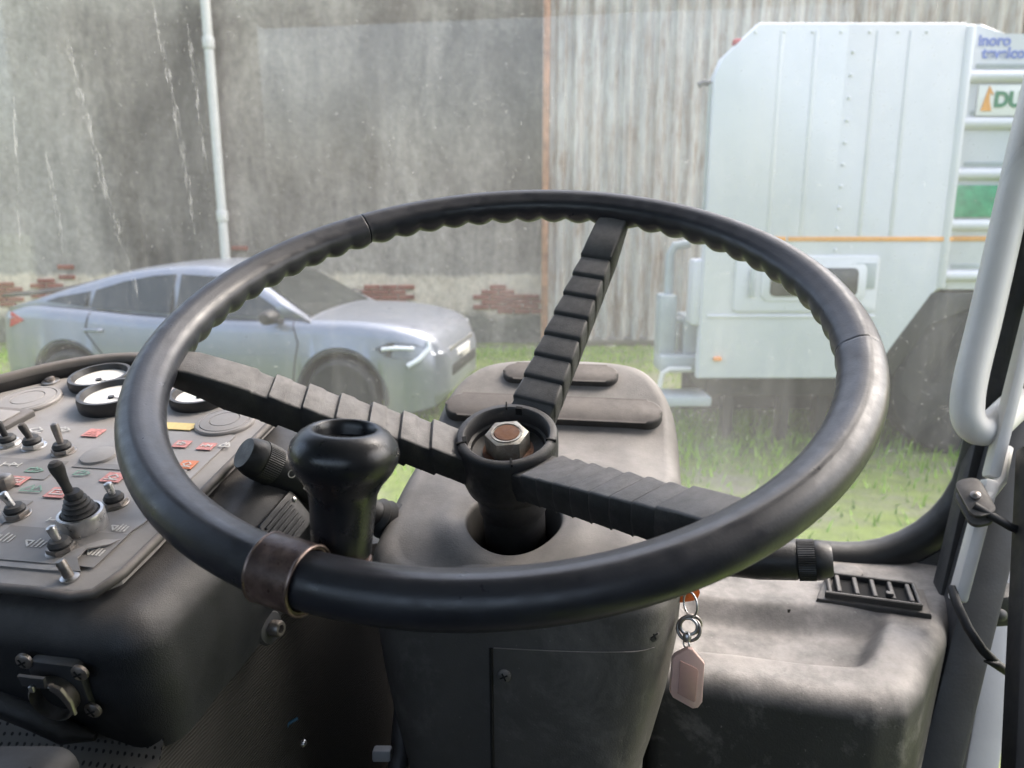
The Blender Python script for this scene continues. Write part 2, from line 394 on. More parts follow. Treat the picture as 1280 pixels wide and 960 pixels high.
def bricks(x0, x1, z0, z1):
    z = z0; row = 0
    while z < z1 - .03:
        x = x0 + (row % 2) * .12 - .05
        while x < x1:
            if rb.random() < .85 or .3 < (x - x0) / (x1 - x0) < .7:
                B().box((x + .115, WY - .005, z + .03), (.226 + rb.uniform(-.012, .008), .05, .058), EM, .006, 1).build('brick', 'brick', bw, 30)
            x += .24
        z += .07; row += 1
for q in ((-.5, -.16, .48, .86), (-.16, .3, .42, .72), (-2.15, -1.5, .55, .86), (-6.72, -6.45, .5, .95), (-6.30, -6.2, .9, 1.2), (-3.85, -3.72, 1.3, 1.4), (-7.3, -7.0, .45, .85)): bricks(*q)
pp = thing('drainpipe', E(-3.95, WY - .12, .15), 'white round drainpipe running down the grey rendered wall', 'pipe', None, YAW)
B().tube([E(-3.95, WY - .12, .15), E(-3.95, WY - .12, 5.25)], .062, 16).build('pipe', 'white', pp)
for z in (1.7, 3.9): 
    B().lathe([(.074, 0), (.078, .02), (.078, .12), (.074, .14)], 16, Matrix.Translation(E(-3.95, WY - .12, z))).build('collar', 'white', pp)
    B().box((-3.95, WY - .04, z + .07), (.05, .12, .04), EM).build('bracket', 'dullsteel', pp)

# ------------------------------------------------------------------ corrugated shed
def corr_mat():
    m = N('rusty_corrugated_sheet')
    c = m.mix(m.ramp(m.noise(.8, 6), .35, .65), (.46, .43, .385), (.60, .57, .52))
    r1 = m.ramp(m.noise(2.1, 9, .75, (5.5, 1, .65)), .43, .6); r2 = m.ramp(m.noise(1.3, 4, .6), .35, .62)
    c = m.mix(m.math('MULTIPLY', r1, m.ramp(r2, 0, 1, .35, .95)), c, (.25, .17, .12))
    g = m.ramp(m.noise(2.7, 8, .7, (6, 1, .5)), .5, .68)
    c = m.mix(m.math('MULTIPLY', g, .6), c, (.26, .27, .29))
    m.bsdf(c, .65, .05, .4, m.bump(m.noise(60, 5), .2, .003)); return m.m
M['corr'] = corr_mat(); M['rustedge'] = flat('rusty_flashing', (.42, .22, .13), .8, .35, 9)
shed = thing('corrugated_shed', E(3.4, 10.6, 0), 'pale rust-streaked corrugated metal shed wall behind the white truck', 'shed', None, YAW)
SY = 10.62; x = .50
for s in range(6):
    w = 1.02; rows = []
    px = [x + w * k / 32 for k in range(33)]
    def prof(q):
        t = (q / .215) % 1
        return .045 * (min(1, max(0, (abs(t - .5) - .16) / .12)))
    off = -.006 * (s % 2)
    fr = [E(q, SY - prof(q) + off, .08) for q in px]; fr2 = [E(q, SY - prof(q) + off, 5.3) for q in px]
    B().grid([fr, fr2, [p + EY * .004 for p in fr2], [p + EY * .004 for p in fr], fr]).build('sheet', 'corr', shed, 40)
    x += w - .015
B().box((.445, SY - .03, 2.65), (.085, .1, 5.3), EM, .008).build('corner_flashing', 'rustedge', shed)
B().box((3.5, SY + .35, 2.6), (6.05, .3, 5.2), EM).build('backing_wall', 'plaster', shed, 0)
B().box((3.5, SY + .02, .06), (6.05, .12, .12), EM, .01).build('sill', 'dullsteel', shed)
M['cream'] = flat('cream_render', (.6, .52, .43), .9, .1, 3)
B().box((10.2, SY + .3, 2.7), (7.0, .5, 5.4), EM).build('cream_building', 'cream', None, 0, label='cream rendered wall beyond the end of the corrugated shed', cat='building')

# ------------------------------------------------------------------ parked silver car (local x forward, y left)
def paint_mat(name, col, rough=.25, metal_=.4):
    m = N(name); m.bsdf(m.mix(m.ramp(m.noise(2, 4), .3, .7), tuple(c * .92 for c in col), col), m.ramp(m.noise(14, 7, .7), .3, .7, rough, rough + .2), metal_, .5, None, Coat_Weight=.5, Coat_Roughness=.12); return m.m
M['silver'] = paint_mat('silver_car_paint', (.23, .25, .29), .25, .5); M['carglass'] = N('car_tinted_glass').m
_m = N('car_window_glass'); _m.bsdf(_m.mix(_m.ramp(_m.noise(3, 4), .3, .7), (.015, .018, .018), (.035, .04, .04)), .06, 0, .6); M['carglass'] = _m.m
M['tyre'] = plastic('tyre_rubber', (.02, .02, .021), .8, .2, (.16, .15, .14), 60, .3, 8, .2); M['alloy'] = metal('alloy_wheel', (.55, .56, .58), .4)
M['redlens'] = flat('red_lens', (.45, .03, .03), .2); M['lens'] = flat('headlamp_lens', (.6, .63, .66), .12)
CARM = Matrix.Translation(E(-2.46, 7.2, 0)) @ Matrix.Rotation(YAW - R(9.7), 4, 'Z') @ Matrix.Diagonal((.935, .955, .955, 1))
car = thing('parked_car', E(-2.46, 7.2, 0), 'silver hatchback car parked in front of the grey rendered wall', 'car', None, YAW - R(9.7))
CW = .335; FX, RX = 1.30, -1.37
BELT = [(-2.19, .80), (-2.13, .98), (-1.9, 1.06), (-1.4, 1.05), (-.6, 1.0), (.3, .985), (1.0, .985), (1.5, .975), (1.9, .915), (2.08, .83), (2.17, .70), (2.2, .58)]
HWT = [(-2.19, .66), (-2.1, .79), (-1.8, .87), (-1.2, .905), (0, .9), (1.2, .905), (1.7, .875), (1.95, .81), (2.1, .70), (2.2, .52)]
LOW = [(-2.19, .5), (-2.1, .33), (-1.8, .24), (1.9, .2), (2.1, .24), (2.2, .34)]
def low(x):
    z = lerp(LOW, x)
    for c in (FX, RX):
        d = abs(x - c)
        if d < .40: z = max(z, CW + math.sqrt(.16 - d * d))
    return z
def section(x):
    b_, w, l = slerp(BELT, x), slerp(HWT, x), low(x)
    sec = [(0, l), (.8, l), (.955, l + .0), (.985, max(l + .03, .36)), (1, max(l + .04, .55)), (.995, .70), (.965, b_ - .12), (.95, b_ - .045), (.90, b_ - .008), (.8, b_ + .008), (.45, b_ + .03), (0, b_ + .035)]
    out = []; zz = l
    for f_, z in sec: zz = max(zz, min(z, b_ + .04)); out.append((f_ * w, zz))
    return out
xs = sorted(set([round(-2.19 + 4.39 * k / 150, 4) for k in range(151)] + [c + s_ * d for c in (FX, RX) for s_ in (-1, 1) for d in (.4, .397, .39, .375, .35)]))
rows = []
for x in xs:
    sc = section(x); rows.append([CARM @ Vector((x, y, z)) for y, z in sc] + [CARM @ Vector((x, -y, z)) for y, z in reversed(sc[1:-1])])
b = B(); b.grid(rows, True); n_ = len(rows[0])
b.bm.verts.ensure_lookup_table()
b.bm.faces.new([b.bm.verts[i] for i in range(n_)]); b.bm.faces.new([b.bm.verts[len(b.bm.verts) - n_ + i] for i in range(n_)])
b.build('body', 'silver', car, 50)
ROOF = [(-2.0, 1.06), (-1.75, 1.13), (-1.4, 1.24), (-1.0, 1.345), (-.6, 1.41), (-.15, 1.435), (.2, 1.40), (.4, 1.335), (.7, 1.17), (1.02, .985)]
def gw(z): return .83 - max(0, z - .95) * .44
def gsec(x):
    zr = slerp(ROOF, x); w = gw(zr)
    return [(gw(.95), .95), (gw(min(zr, 1.1)) , min(.98, zr)), (gw(.95 + (zr - .95) * .6), .95 + (zr - .95) * .6), (w + .02, zr - .05 * min(1, (zr - .95) / .3)), (w - .04, zr - .012), (w * .6, zr + .012), (0, zr + .022)]
def ghouse(x0, x1, n): 
    r = []
    for k in range(n + 1):
        x = x0 + (x1 - x0) * k / n; s_ = gsec(x); r.append([CARM @ Vector((x, y, z)) for y, z in s_] + [CARM @ Vector((x, -y, z)) for y, z in reversed(s_[:-1])])
    return r
B().grid(ghouse(-2.0, 1.02, 60)).build('roof', 'silver', car, 50)
def glass_top(x0, x1, f_, name):
    r = []
    for k in range(13):
        x = x0 + (x1 - x0) * k / 12; zr = slerp(ROOF, x); w = gw(zr) * f_; r.append([CARM @ Vector((x + .004, w * j / 6, zr + .03 - .028 * (j / 6) ** 2)) for j in range(-6, 7)])
    B().grid(r).build(name, 'carglass', car)
glass_top(.27, .98, .9, 'windscreen'); glass_top(-1.95, -1.3, .85, 'rear_window')
def side_poly(poly, mat_, name, off=.012, par=None):
    for s_ in (-1, 1):
        B().pts([CARM @ Vector((x, s_ * (gw(z) + off), z)) for x, z in poly] + [CARM @ Vector((x, s_ * (gw(z) + off - .02), z)) for x, z in poly],
            [tuple(range(len(poly)))] + [(i, (i + 1) % len(poly), (i + 1) % len(poly) + len(poly), i + len(poly)) for i in range(len(poly))]).build(name, mat_, par or car, 0)
side_poly([(-.28, 1.01), (.72, 1.01), (.66, 1.1), (.36, 1.26), (.16, 1.335), (-.28, 1.355)], 'carglass', 'side_window')
side_poly([(-.34, 1.02), (-1.15, 1.05), (-1.12, 1.205), (-.85, 1.285), (-.55, 1.34), (-.34, 1.355)], 'carglass', 'side_window')
side_poly([(-1.21, 1.06), (-1.62, 1.10), (-1.5, 1.14), (-1.18, 1.195)], 'carglass', 'quarter_window')
def on_side(x, z):      # outer body surface
    sc = section(x)
    for (y0, z0), (y1, z1) in zip(sc, sc[1:]):
        if z0 <= z <= z1 and z1 > z0: return y0 + (y1 - y0) * (z - z0) / (z1 - z0)
    return sc[4][0]
M['seam'] = flat('shut_line', (.02, .02, .022), .6)
for s_ in (-1, 1):
    for ln in ([(.86, .98), (.92, .8), (.86, .45), (.78, .3)], [(-.30, 1.0), (-.32, .6), (-.3, .28)], [(-1.12, 1.03), (-1.16, .85), (-1.0, .66), (-.93, .3)], [(.8, .3), (-.9, .3)]):
        pts = []
        for (x0, z0), (x1, z1) in zip(ln, ln[1:]):
            for k in range(7): x, z = x0 + (x1 - x0) * k / 6, z0 + (z1 - z0) * k / 6; pts.append(CARM @ Vector((x, s_ * (on_side(x, z) + .001), z)))
        B().tube(pts, .006, 6).build('shut_line', 'seam', car)
    for hx in (-.12, -.98):
        B().tube([CARM @ Vector((hx - d, s_ * (on_side(hx, .86) + o_), .865)) for d, o_ in ((0, .0), (.02, .03), (.16, .03), (.18, 0))], .014, 8).build('door_handle', 'silver', car)
    mm_ = thing_m = B().lathe([(.0, -.09), (.06, -.085), (.085, -.03), (.08, .05), (.05, .08), (.0, .085)], 16, CARM @ Matrix.Translation((.72, s_ * .99, 1.03)) @ Matrix.Rotation(R(90), 4, 'X') @ Matrix.Diagonal((.9, .75, 1.1, 1)))
    mm_.build('mirror', 'black', car)
    B().box((.74, s_ * .88, .985), (.06, .14, .03), CARM, .01).build('mirror_arm', 'black', car)
    # headlamp: dark housing, bright strip
    hp = [(1.62, .77), (1.72, .70), (1.98, .66), (2.07, .74), (1.95, .80), (1.74, .82)]
    B().pts([CARM @ Vector((x, s_ * (on_side(x, z) + .012), z)) for x, z in hp] + [CARM @ Vector((x, s_ * (on_side(x, z) - .03), z)) for x, z in hp],
        [tuple(range(6))] + [(i, (i + 1) % 6, (i + 1) % 6 + 6, i + 6) for i in range(6)]).build('headlamp', 'carglass', car, 0)
    B().tube([CARM @ Vector((x, s_ * (on_side(x, z) + .015), z)) for x, z in ((1.9, .62), (2.0, .68), (2.06, .76), (2.05, .82))], .022, 8).build('running_light', 'lens', car)
    B().tube([CARM @ Vector((x, s_ * (on_side(x, z) + .015), z)) for x, z in ((1.68, .765), (1.8, .775), (1.95, .765))], .016, 8).build('headlamp_lens', 'lens', car)
    tp = [(-1.82, .93), (-2.0, .86), (-2.16, .88), (-2.14, .98), (-1.98, 1.0)]
    B().pts([CARM @ Vector((x, s_ * (on_side(x, z) + .012), z)) for x, z in tp] + [CARM @ Vector((x, s_ * (on_side(x, z) - .03), z)) for x, z in tp],
        [tuple(range(5))] + [(i, (i + 1) % 5, (i + 1) % 5 + 5, i + 5) for i in range(5)]).build('tail_lamp', 'redlens', car, 0)
    for cx_ in (FX, RX):
        w_ = B(); mt_ = CARM @ Matrix.Translation((cx_, s_ * .80, CW)) @ Matrix.Rotation(R(90), 4, 'X')
        wh = w_.lathe([(.215, -.10), (.29, -.11), (.325, -.09), (CW, -.05), (CW, .05), (.325, .09), (.29, .11), (.215, .10)], 40, mt_).build('tyre', 'tyre', car)
        k_ = B(); k_.lathe([(.215, -.09), (.2, -.095), (.185, -.05), (.185, .05), (.2, .095), (.215, .09)], 36, mt_, False)
        for sp in range(5):
            a = sp * 72
            for da in (-9, 9): k_.box((.115, 0, s_ * -.06), (.17, .03, .03), mt_ @ Matrix.Rotation(R(a + da), 4, 'Z'), .006, 1)
        k_.lathe([(.045, -.085), (.05, 0), (.045, .085)], 20, mt_); k_.build('alloy_rim', 'alloy', wh)
        B().tube([CARM @ Vector((cx_ + .405 * math.cos(R(a)), s_ * (on_side(cx_ + .405 * math.cos(R(a)), max(.4, CW + .405 * math.sin(R(a)))) + .004), CW + .405 * math.sin(R(a)))) for a in range(-8, 189, 7)], .022, 8).build('arch_trim', 'dpaint', car)
B().box((0, 0, .42), (3.6, 1.3, .3), CARM, .03).build('underbody', 'black', car)
B().box((2.13, 0, .52), (.16, .95, .12), CARM, .03).build('lower_grille', 'black', car)
B().box((2.15, 0, .70), (.06, .9, .05), CARM, .015).build('grille_bar', 'chrome', car)
B().box((2.19, 0, .62), (.02, .5, .11), CARM, .004).build('number_plate', 'white', car)
B().prism([(-.75, -.09), (.75, -.09), (.62, .09), (-.62, .09)], 0, .025, CARM @ Matrix.Translation((-2.02, 0, 1.13)) @ Matrix.Rotation(R(-90), 4, 'Z'), .008).build('spoiler', 'black', car)

# ------------------------------------------------------------------ white sweeper truck, seen end on
TY = 5.5
M['tpaint'] = plastic('truck_white_paint', (.60, .612, .645), .35, .1, (.5, .48, .44), 60, .1, 3, .04, .5, .06)
M['tgrey'] = plastic('truck_grey_parts', (.36, .40, .41), .55, .1, (.4, .38, .35), 60, .1, 5, .12)
M['torange'] = flat('orange_stripe', (.72, .33, .07), .5, .1, 20); M['tgreen'] = flat('green_decal', (.05, .3, .15), .6, .35, 14)
M['signwhite'] = flat('sign_white', (.8, .8, .78), .5, .04); M['signblue'] = flat('sign_blue', (.16, .22, .55), .5); M['signgreen'] = flat('sign_green', (.06, .22, .12), .5)
M['amber'] = flat('amber_lens', (.8, .28, .05), .3)
tk = thing('sweeper_truck', E(2.4, TY, 0), 'large white sweeper truck with orange stripe parked on the grass', 'truck', None, YAW)
def tbox(n, x0, x1, y0, y1, z0, z1, mat_, bev=.012, par=None): return B().box(((x0 + x1) / 2, (y0 + y1) / 2, (z0 + z1) / 2), (x1 - x0, y1 - y0, z1 - z0), EM, bev).build(n, mat_, par or tk)
XZ = frame(E(0, TY, 0), EX, EZ, -EY)          # local x, z plane facing the camera; +local z comes towards it
out = [(1.36, .62), (2.62, .62), (2.98, 1.26), (3.06, 1.26), (3.03, 3.04), (1.645, 3.04), (1.41, 2.82), (1.36, 2.70)]
B().prism(out, -.10, 0, XZ, .02).build('end_panel', 'tpaint', tk)
B().prism([(2.0, .66), (2.60, .66), (2.93, 1.26), (3.02, 1.26), (3.02, 2.98), (2.2, 2.98), (2.0, 2.8)], -2.0, -.102, XZ, .01).build('hopper', 'tpaint', tk)
for x in (1.80, 2.03, 2.44, 2.66): B().box((x, 2.32, .001), (.03, 1.34, .008), XZ, .005).build('seam_strip', 'tpaint', tk)
for k in range(10): B().lathe([(.012, 0), (.012, .006), (.006, .01)], 10, XZ @ Matrix.Translation((2.28, 1.55 + k * .145, 0))).build('rivet', 'tpaint', tk)
for k in range(7): B().lathe([(.010, 0), (.010, .006), (.005, .009)], 10, XZ @ Matrix.Translation((1.62 + k * .19, 2.98, 0))).build('rivet', 'tpaint', tk)
B().box((3.055, 2.15, -.02), (.075, 1.76, .06), XZ, .025).build('corner_post', 'tpaint', tk)
# ribbed side section, set back
B().prism([(3.08, 1.26), (5.2, 1.26), (5.2, 2.98), (3.34, 2.98), (3.18, 3.05), (3.08, 3.05)], -1.9, -.10, XZ, .01).build('side_panel', 'tpaint', tk)
for z in (2.715, 2.41, 2.07, 1.72, 1.36):
    B().tube([XZ @ Vector((3.11, z, -.10)), XZ @ Vector((5.15, z, -.10))], .042, 14).build('rib', 'tpaint', tk)
    B().box((4.16, z + .07, -.098), (1.98, .03, .01), XZ, .003).build('rib_groove', 'tgrey', tk)
B().box((2.52, 1.625, .001), (1.16, .032, .012), XZ, .003).build('stripe', 'torange', tk)
B().box((1.66, 1.625, .001), (.53, .032, .012), XZ, .003).build('stripe', 'torange', tk)
B().box((4.1, 1.625, -.095), (1.9, .034, .012), XZ, .003).build('stripe', 'torange', tk)
B().box((3.40, 1.885, -.09), (.58, .22, .02), XZ, .004).build('green_panel', 'tgreen', tk)
sg = B().box((3.50, 2.56, -.09), (.60, .20, .02), XZ, .004).build('sign_board', 'signwhite', tk)
text_mesh('DUS', .135, XZ @ Matrix.Translation((3.31, 2.52, -.076)), .006).build('lettering', 'signgreen', sg, 0)
B().prism([(3.225 + (x - 3.34) * .62, z) for x, z in [(3.34, 2.49), (3.46, 2.49), (3.43, 2.55), (3.42, 2.62), (3.455, 2.59), (3.46, 2.605), (3.41, 2.655), (3.385, 2.60), (3.36, 2.54)]], 0, .004, XZ @ Matrix.Translation((0, 0, -.078))).build('emblem', 'torange', sg, 0)
text_mesh('inoro', .10, XZ @ Matrix.Translation((3.165, 2.915, -.097)), .003).build('lettering', 'signblue', tk, 0)
text_mesh('tevelco', .10, XZ @ Matrix.Translation((3.20, 2.835, -.097)), .003).build('lettering', 'signblue', tk, 0)
# recessed service panel with window
B().prism(rrect(1.02, .40, .03, 4, 2.09, 1.31), 0, .018, XZ, .012).build('service_panel', 'tpaint', tk)
B().prism(rrect(.74, .26, .04, 5, 2.14, 1.325), .018, .028, XZ, .01).build('window_frame', 'tpaint', tk)
B().prism(rrect(.62, .20, .035, 5, 2.14, 1.325), .028, .033, XZ, .003).build('window', 'carglass', tk)
B().box((1.70, 1.325, .036), (.04, .2, .012), XZ, .005).build('hinge_slot', 'tgrey', tk)
B().box((2.5, 1.37, .022), (.15, .18, .006), XZ, .002).build('data_plate', 'tgrey', tk)
B().box((1.36 + .13, .77, .012), (.06, .03, .03), XZ, .008).build('marker_lamp', 'amber', tk)
B().box((2.0, 1.08, .004), (1.2, .02, .014), XZ, .004).build('seam_strip', 'tpaint', tk)
tbox('chassis', 1.5, 4.9, TY + .3, TY + 1.9, .42, .64, 'black')
for x, y in ((3.42, TY + .28), (3.42, TY + 1.6)):
    m_ = EM @ Matrix.Translation((x, y, .55)) @ Matrix.Rotation(R(90), 4, 'X')
    t_ = B().lathe([(.3, -.14), (.48, -.15), (.55, -.12), (.565, -.08), (.565, .08), (.55, .12), (.48, .15), (.3, .14)], 44, m_).build('tyre', 'tyre', tk)
    B().lathe([(.3, -.13), (.28, -.06), (.12, -.03), (.12, .1), (.28, .06), (.3, .13)], 32, m_).build('wheel_disc', 'tgrey', t_)
B().prism([(2.66, .64), (3.0, 1.24), (5.1, 1.24), (5.1, .5), (4.05, .5), (3.85, .95), (3.42, 1.16), (3.05, 1.0), (2.85, .62)], -.5, -.12, XZ, .01).build('wheel_arch', 'dpaint', tk)
B().prism([(2.66, .66), (5.0, .66), (5.0, 1.24), (2.99, 1.24)], -.75, -.6, XZ).build('arch_liner', 'black', tk)
for x in (1.7, 2.15, 2.45): tbox('support_leg', x, x + .09, TY + .5, TY + .62, 0, .5, 'black')
tbox('skirt', 1.45, 2.9, TY + .9, TY + .95, .16, .6, 'black')
# roof items
B().lathe([(.05, 0), (.06, .02), (.06, .07), (.03, .1)], 20, EM @ Matrix.Translation((2.28, TY + .25, 2.98))).build('beacon', 'amber', tk)
B().lathe([(.035, 0), (.035, .05), (.01, .07)], 14, EM @ Matrix.Translation((1.97, TY + .2, 2.98))).build('roof_fitting', 'tgrey', tk)
B().lathe([(.04, 0), (.04, .04), (.01, .06)], 14, EM @ Matrix.Translation((2.72, TY + .2, 2.98))).build('roof_fitting', 'tgrey', tk)
B().tube([E(1.40, TY + .07, 2.66), E(1.30, TY + .05, 2.67), E(1.27, TY + .05, 2.65)], .02, 8).build('lamp_bracket', 'dpaint', tk)
B().box((1.515, 2.925, -.05), (.06, .04, .06), XZ @ Matrix.Translation((0, 0, 0)), .01).build('corner_lamp', 'redlens', tk)
B().tube([E(1.352, TY + .05, 2.66), E(1.352, TY + .05, 1.6)], .014, 8).build('edge_pipe', 'tgrey', tk)
# suction gear and rear bumper beside the end panel
tbox('hinge_flange', 1.30, 1.42, TY + .05, TY + .25, 1.0, 1.48, 'tpaint', .03)
tbox('suction_post', 1.12, 1.25, TY + .3, TY + .5, .72, 1.2, 'tgrey', .02)
B().tube([E(1.2, TY + .4, 1.15), E(1.2, TY + .4, 1.5), E(1.23, TY + .4, 1.56), E(1.34, TY + .4, 1.58)], .035, 10).build('suction_pipe', 'tgrey', tk)
tbox('cross_bar', 1.2, 1.42, TY + .35, TY + .42, .98, 1.02, 'tgrey', .01)
tbox('side_box', 1.31, 1.44, TY + .3, TY + .6, .66, 1.04, 'tgrey', .02)
tbox('bumper_beam', 1.12, 1.45, TY + .2, TY + .5, .62, .75, 'tgrey', .02)
B().tube([E(1.11, TY + .15, .52), E(1.13, TY + .15, .63), E(1.18, TY + .15, .66), E(1.34, TY + .15, .66)], .02, 8).build('step_rail', 'white', tk)
tbox('step_plate', 1.05, 1.5, TY + .1, TY + .4, .38, .46, 'tgrey', .02)

# ------------------------------------------------------------------ cab shell: unseen roof and walls added to keep the interior dark
def sbox(n, x0, x1, y0, y1, z0, z1, mat_, bev=0.): 
    c = Vector(((x0 + x1) / 2, (y0 + y1) / 2, (z0 + z1) / 2)); return struct(B().box(c, (x1 - x0, y1 - y0, z1 - z0), None, bev).build(n, mat_, None, 35, c))
M['liner'] = plastic('headliner', (.12, .12, .122), .85, 0, grain=300, patch=10, var=.1)
sbox('cab_floor', -1.4, .42, -1.0, 1.0, .70, .75, 'black')
sbox('cab_roof', -1.45, .66, -1.05, .90, 2.70, 2.75, 'liner')
sbox('cab_rear_wall', -1.4, .60, -1.05, -1.0, .75, 1.85, 'liner')  # unseen; kept low so light from behind brightens the column front
sbox('cab_rear_header', -1.4, .60, -1.05, -1.0, 2.45, 2.70, 'liner')
sbox('cab_wall_right_top', .60, .64, .30, .90, 2.25, 2.70, 'liner')  # unseen header, added to cut side light on the wheel rim
sbox('cab_wall_left', -1.45, -1.4, -1.0, .95, .75, 1.45, 'liner')
sbox('cab_wall_left_rear', -1.45, -1.4, -1.0, .1, 1.45, 2.70, 'liner')  # unseen, added to darken the faces turned towards the driver
sbox('cab_wall_right_rear', .60, .64, -1.05, .30, .75, 2.70, 'liner')  # unseen, added to block light from behind on the right
sbox('firewall', -1.4, .34, .90, .94, .75, 1.40, 'black')

# ------------------------------------------------------------------ windscreen
GY = .868
def ws_outline(off, n=8, rad=.10):
    x0, x1, z0, z1 = -1.28 - off, .338 + off, 1.432 - off, 2.64 + off; o = []; r = rad + off
    for cx_, cz_, a0 in ((x1 - r, z1 - r, 0), (x0 + r, z1 - r, 90), (x0 + r, z0 + r, 180), (x1 - r, z0 + r, 270)):
        for k in range(n + 1):
            a = R(a0 + 90 * k / n); x, z = cx_ + r * math.cos(a), cz_ + r * math.sin(a)
            if x > -.4: x += (z - 1.5) * .085            # the screen widens towards the roof
            o.append((x, z))
    return o
wsc = thing('windscreen', (-.45, GY, 1.42), 'large dusty windscreen with run marks in a black rubber seal', 'windscreen')
XZc = frame(Vector((0, GY, 0)), Vector((1, 0, 0)), Vector((0, 0, 1)), Vector((0, -1, 0)))
pane = B().prism(ws_outline(.012), -.0025, .0025, XZc).build('glass_pane', 'glass', wsc, 0)
pane.data.materials.append(M['clearglass'])
for pf in pane.data.polygons: pf.material_index = 0 if pf.normal.y > .5 else 1
B().tube([XZc @ Vector((x, z, 0)) for x, z in ws_outline(.017)], .019, 14, True).build('rubber_seal', 'rubber', wsc, 60)
fr = []
for off, y in ((.026, -.012), (.034, .012), (.075, .02)): fr.append([XZc @ Vector((x, z, y)) for x, z in ws_outline(off)])
far = []
for x, z in ws_outline(.075): far.append(XZc @ Vector((x * 1.0 + (.22 if x > .2 else (-.1 if x < -1.2 else 0)), (.9 if z < 1.5 else (2.45 if z > 2.2 else z)), .0)))
B().grid(fr, True).build('screen_surround', 'dpaint', wsc)
rs = random.Random(5)
def streak(pts, w0, name='run_mark'):
    L = []; Rr = []
    P = [at(*p, .93) for p in pts]
    Q = []
    for a, c in zip(P, P[1:]):
        for k in range(14): Q.append(a.lerp(c, k / 14))
    for q in Q:
        w = w0 * rs.uniform(.2, .9) * min(1, .25 + 4 * len(L) / len(Q), .2 + 4 * (1 - len(L) / len(Q))); x = q.x + rs.uniform(-.0006, .0006); L.append(Vector((x - w, GY - .0031, q.z))); Rr.append(Vector((x + w, GY - .0031, q.z)))
    B().grid([L, Rr]).build(name, 'streak', wsc, 0)
def onp(px, py):      # depth is settled by the glass plane
    r = FW + RT * ((px - 640) / FPX) - UP * ((py - 480) / FPX); t = (GY - CAM.y) / r.y; return (px, py, t)
_at = at
def at_g(px, py, d): return _at(px, py, onp(px, py)[2])
for pts, w in (([(84, 40), (100, 110), (128, 210), (163, 320)], .0075), ([(192, 0), (212, 90), (232, 200), (246, 300)], .006), ([(236, 30), (250, 140), (262, 220)], .004), ([(60, 190), (85, 330)], .005), ([(115, 180), (185, 400)], .005), ([(20, 120), (28, 320)], .004)):
    P = pts; at = at_g; streak(P, w); at = _at

# ------------------------------------------------------------------ right-hand pillar, handle, door post, cables
pil = thing('door_pillar', (.36, .78, .8), 'dark grey cab pillar with a scuffed white edge strip beside the windscreen', 'pillar')
def bar(p, q, w, d, mat_, name, par, twist=0., bev=.004):
    p, q = Vector(p), Vector(q); ax = axis(p, q - p, Matrix.Rotation(twist, 3, 'Z') @ Vector((1, 0, 0))); L = (q - p).length
    return B().box((0, 0, L / 2), (w, d, L), ax, bev).build(name, mat_, par)
bar(at(1150, 1010, .72), at(1335, 270, .84), .036, .05, 'dpaint', 'post', pil)
bar(at(1196, 752, .715), at(1237, 600, .73), .013, .02, 'white', 'edge_strip', pil)
bar(at(1238, 598, .735), at(1305, 330, .76), .012, .02, 'white', 'edge_strip', pil)
bar(at(1128, 1010, .76), at(1230, 560, .82), .03, .03, 'black', 'seal', pil)
rail = thing('grab_rail', at(1215, 520, .74), 'bent cream-white tubular grab rail fixed to the cab pillar', 'handle')
gp = [at(1332, -60, .80), at(1309, 60, .79), at(1281, 180, .775), at(1254, 300, .765), at(1231, 400, .758), at(1214, 470, .752), at(1209, 505, .75), at(1211, 525, .749), at(1220, 536, .75), at(1233, 537, .752), at(1246, 528, .757), at(1262, 513, .765), at(1278, 500, .77)]
fine = []
for i in range(len(gp) - 1):
    p0, p1, p2, p3 = gp[max(i - 1, 0)], gp[i], gp[i + 1], gp[min(i + 2, len(gp) - 1)]
    for k in range(6):
        t = k / 6; fine.append(.5 * ((2 * p1) + (p2 - p0) * t + (2 * p0 - 5 * p1 + 4 * p2 - p3) * t * t + (3 * p1 - p0 - 3 * p2 + p3) * t ** 3))
B().tube(fine + [gp[-1]], .0152, 20).build('rail_tube', 'white', rail, 60)
hin = thing('hinge_bracket', at(1217, 625, .715), 'scuffed metal hinge bracket on the pillar edge under the grab rail', 'hinge')
for z, sc in ((0, 1.), (-.010, .95)):
    B().prism(rrect(.022 * sc, .042 * sc, .0075, 5), -.002, .002, axis(at(1219, 622, .715) + Vector((0, 0, z)), (-.25, -.55, .8), (1, .2, 0)), .0008).build('plate', 'vent', hin)
B().lathe([(.0045, -.016), (.0045, .005), (.002, .0065)], 14, axis(at(1219, 622, .715), (-.25, -.55, .8))).build('pin', 'dullsteel', hin)
B().tube([at(1228, 628, .72), at(1250, 600, .73), at(1258, 560, .745)], .006, 10).build('arm', 'white', hin)
dp = thing('door_post', at(1225, 900, .80), 'light grey painted door post behind the dark cab pillar', 'post')
bar(at(1212, 1010, .86), at(1290, 560, .95), .034, .03, 'gpaint', 'post', dp)
bar(at(1222, 1010, .855), at(1272, 700, .91), .004, .006, 'white', 'bright_edge', dp)
dg_ = thing('door_frame', at(1275, 900, .7), 'black door frame with a catch at the open side of the cab', 'door')
bar(at(1278, 1010, .62), at(1296, 560, .72), .026, .03, 'black', 'frame', dg_)
B().box((0, 0, 0), (.05, .03, .034), axis(at(1262, 755, .78), (0, 0, 1), (1, .3, 0)), .004).build('catch', 'black', dg_)
for x in (1243, 1249): B().lathe([(.006, 0), (.006, .004), (.003, .006)], 12, axis(at(x, 742 if x < 1245 else 768, .757), -FW)).build('bolt', 'dpaint', dg_)
cb = thing('cable', at(1200, 760, .7), 'black cable hanging from the shelf end across the pillar', 'cable')
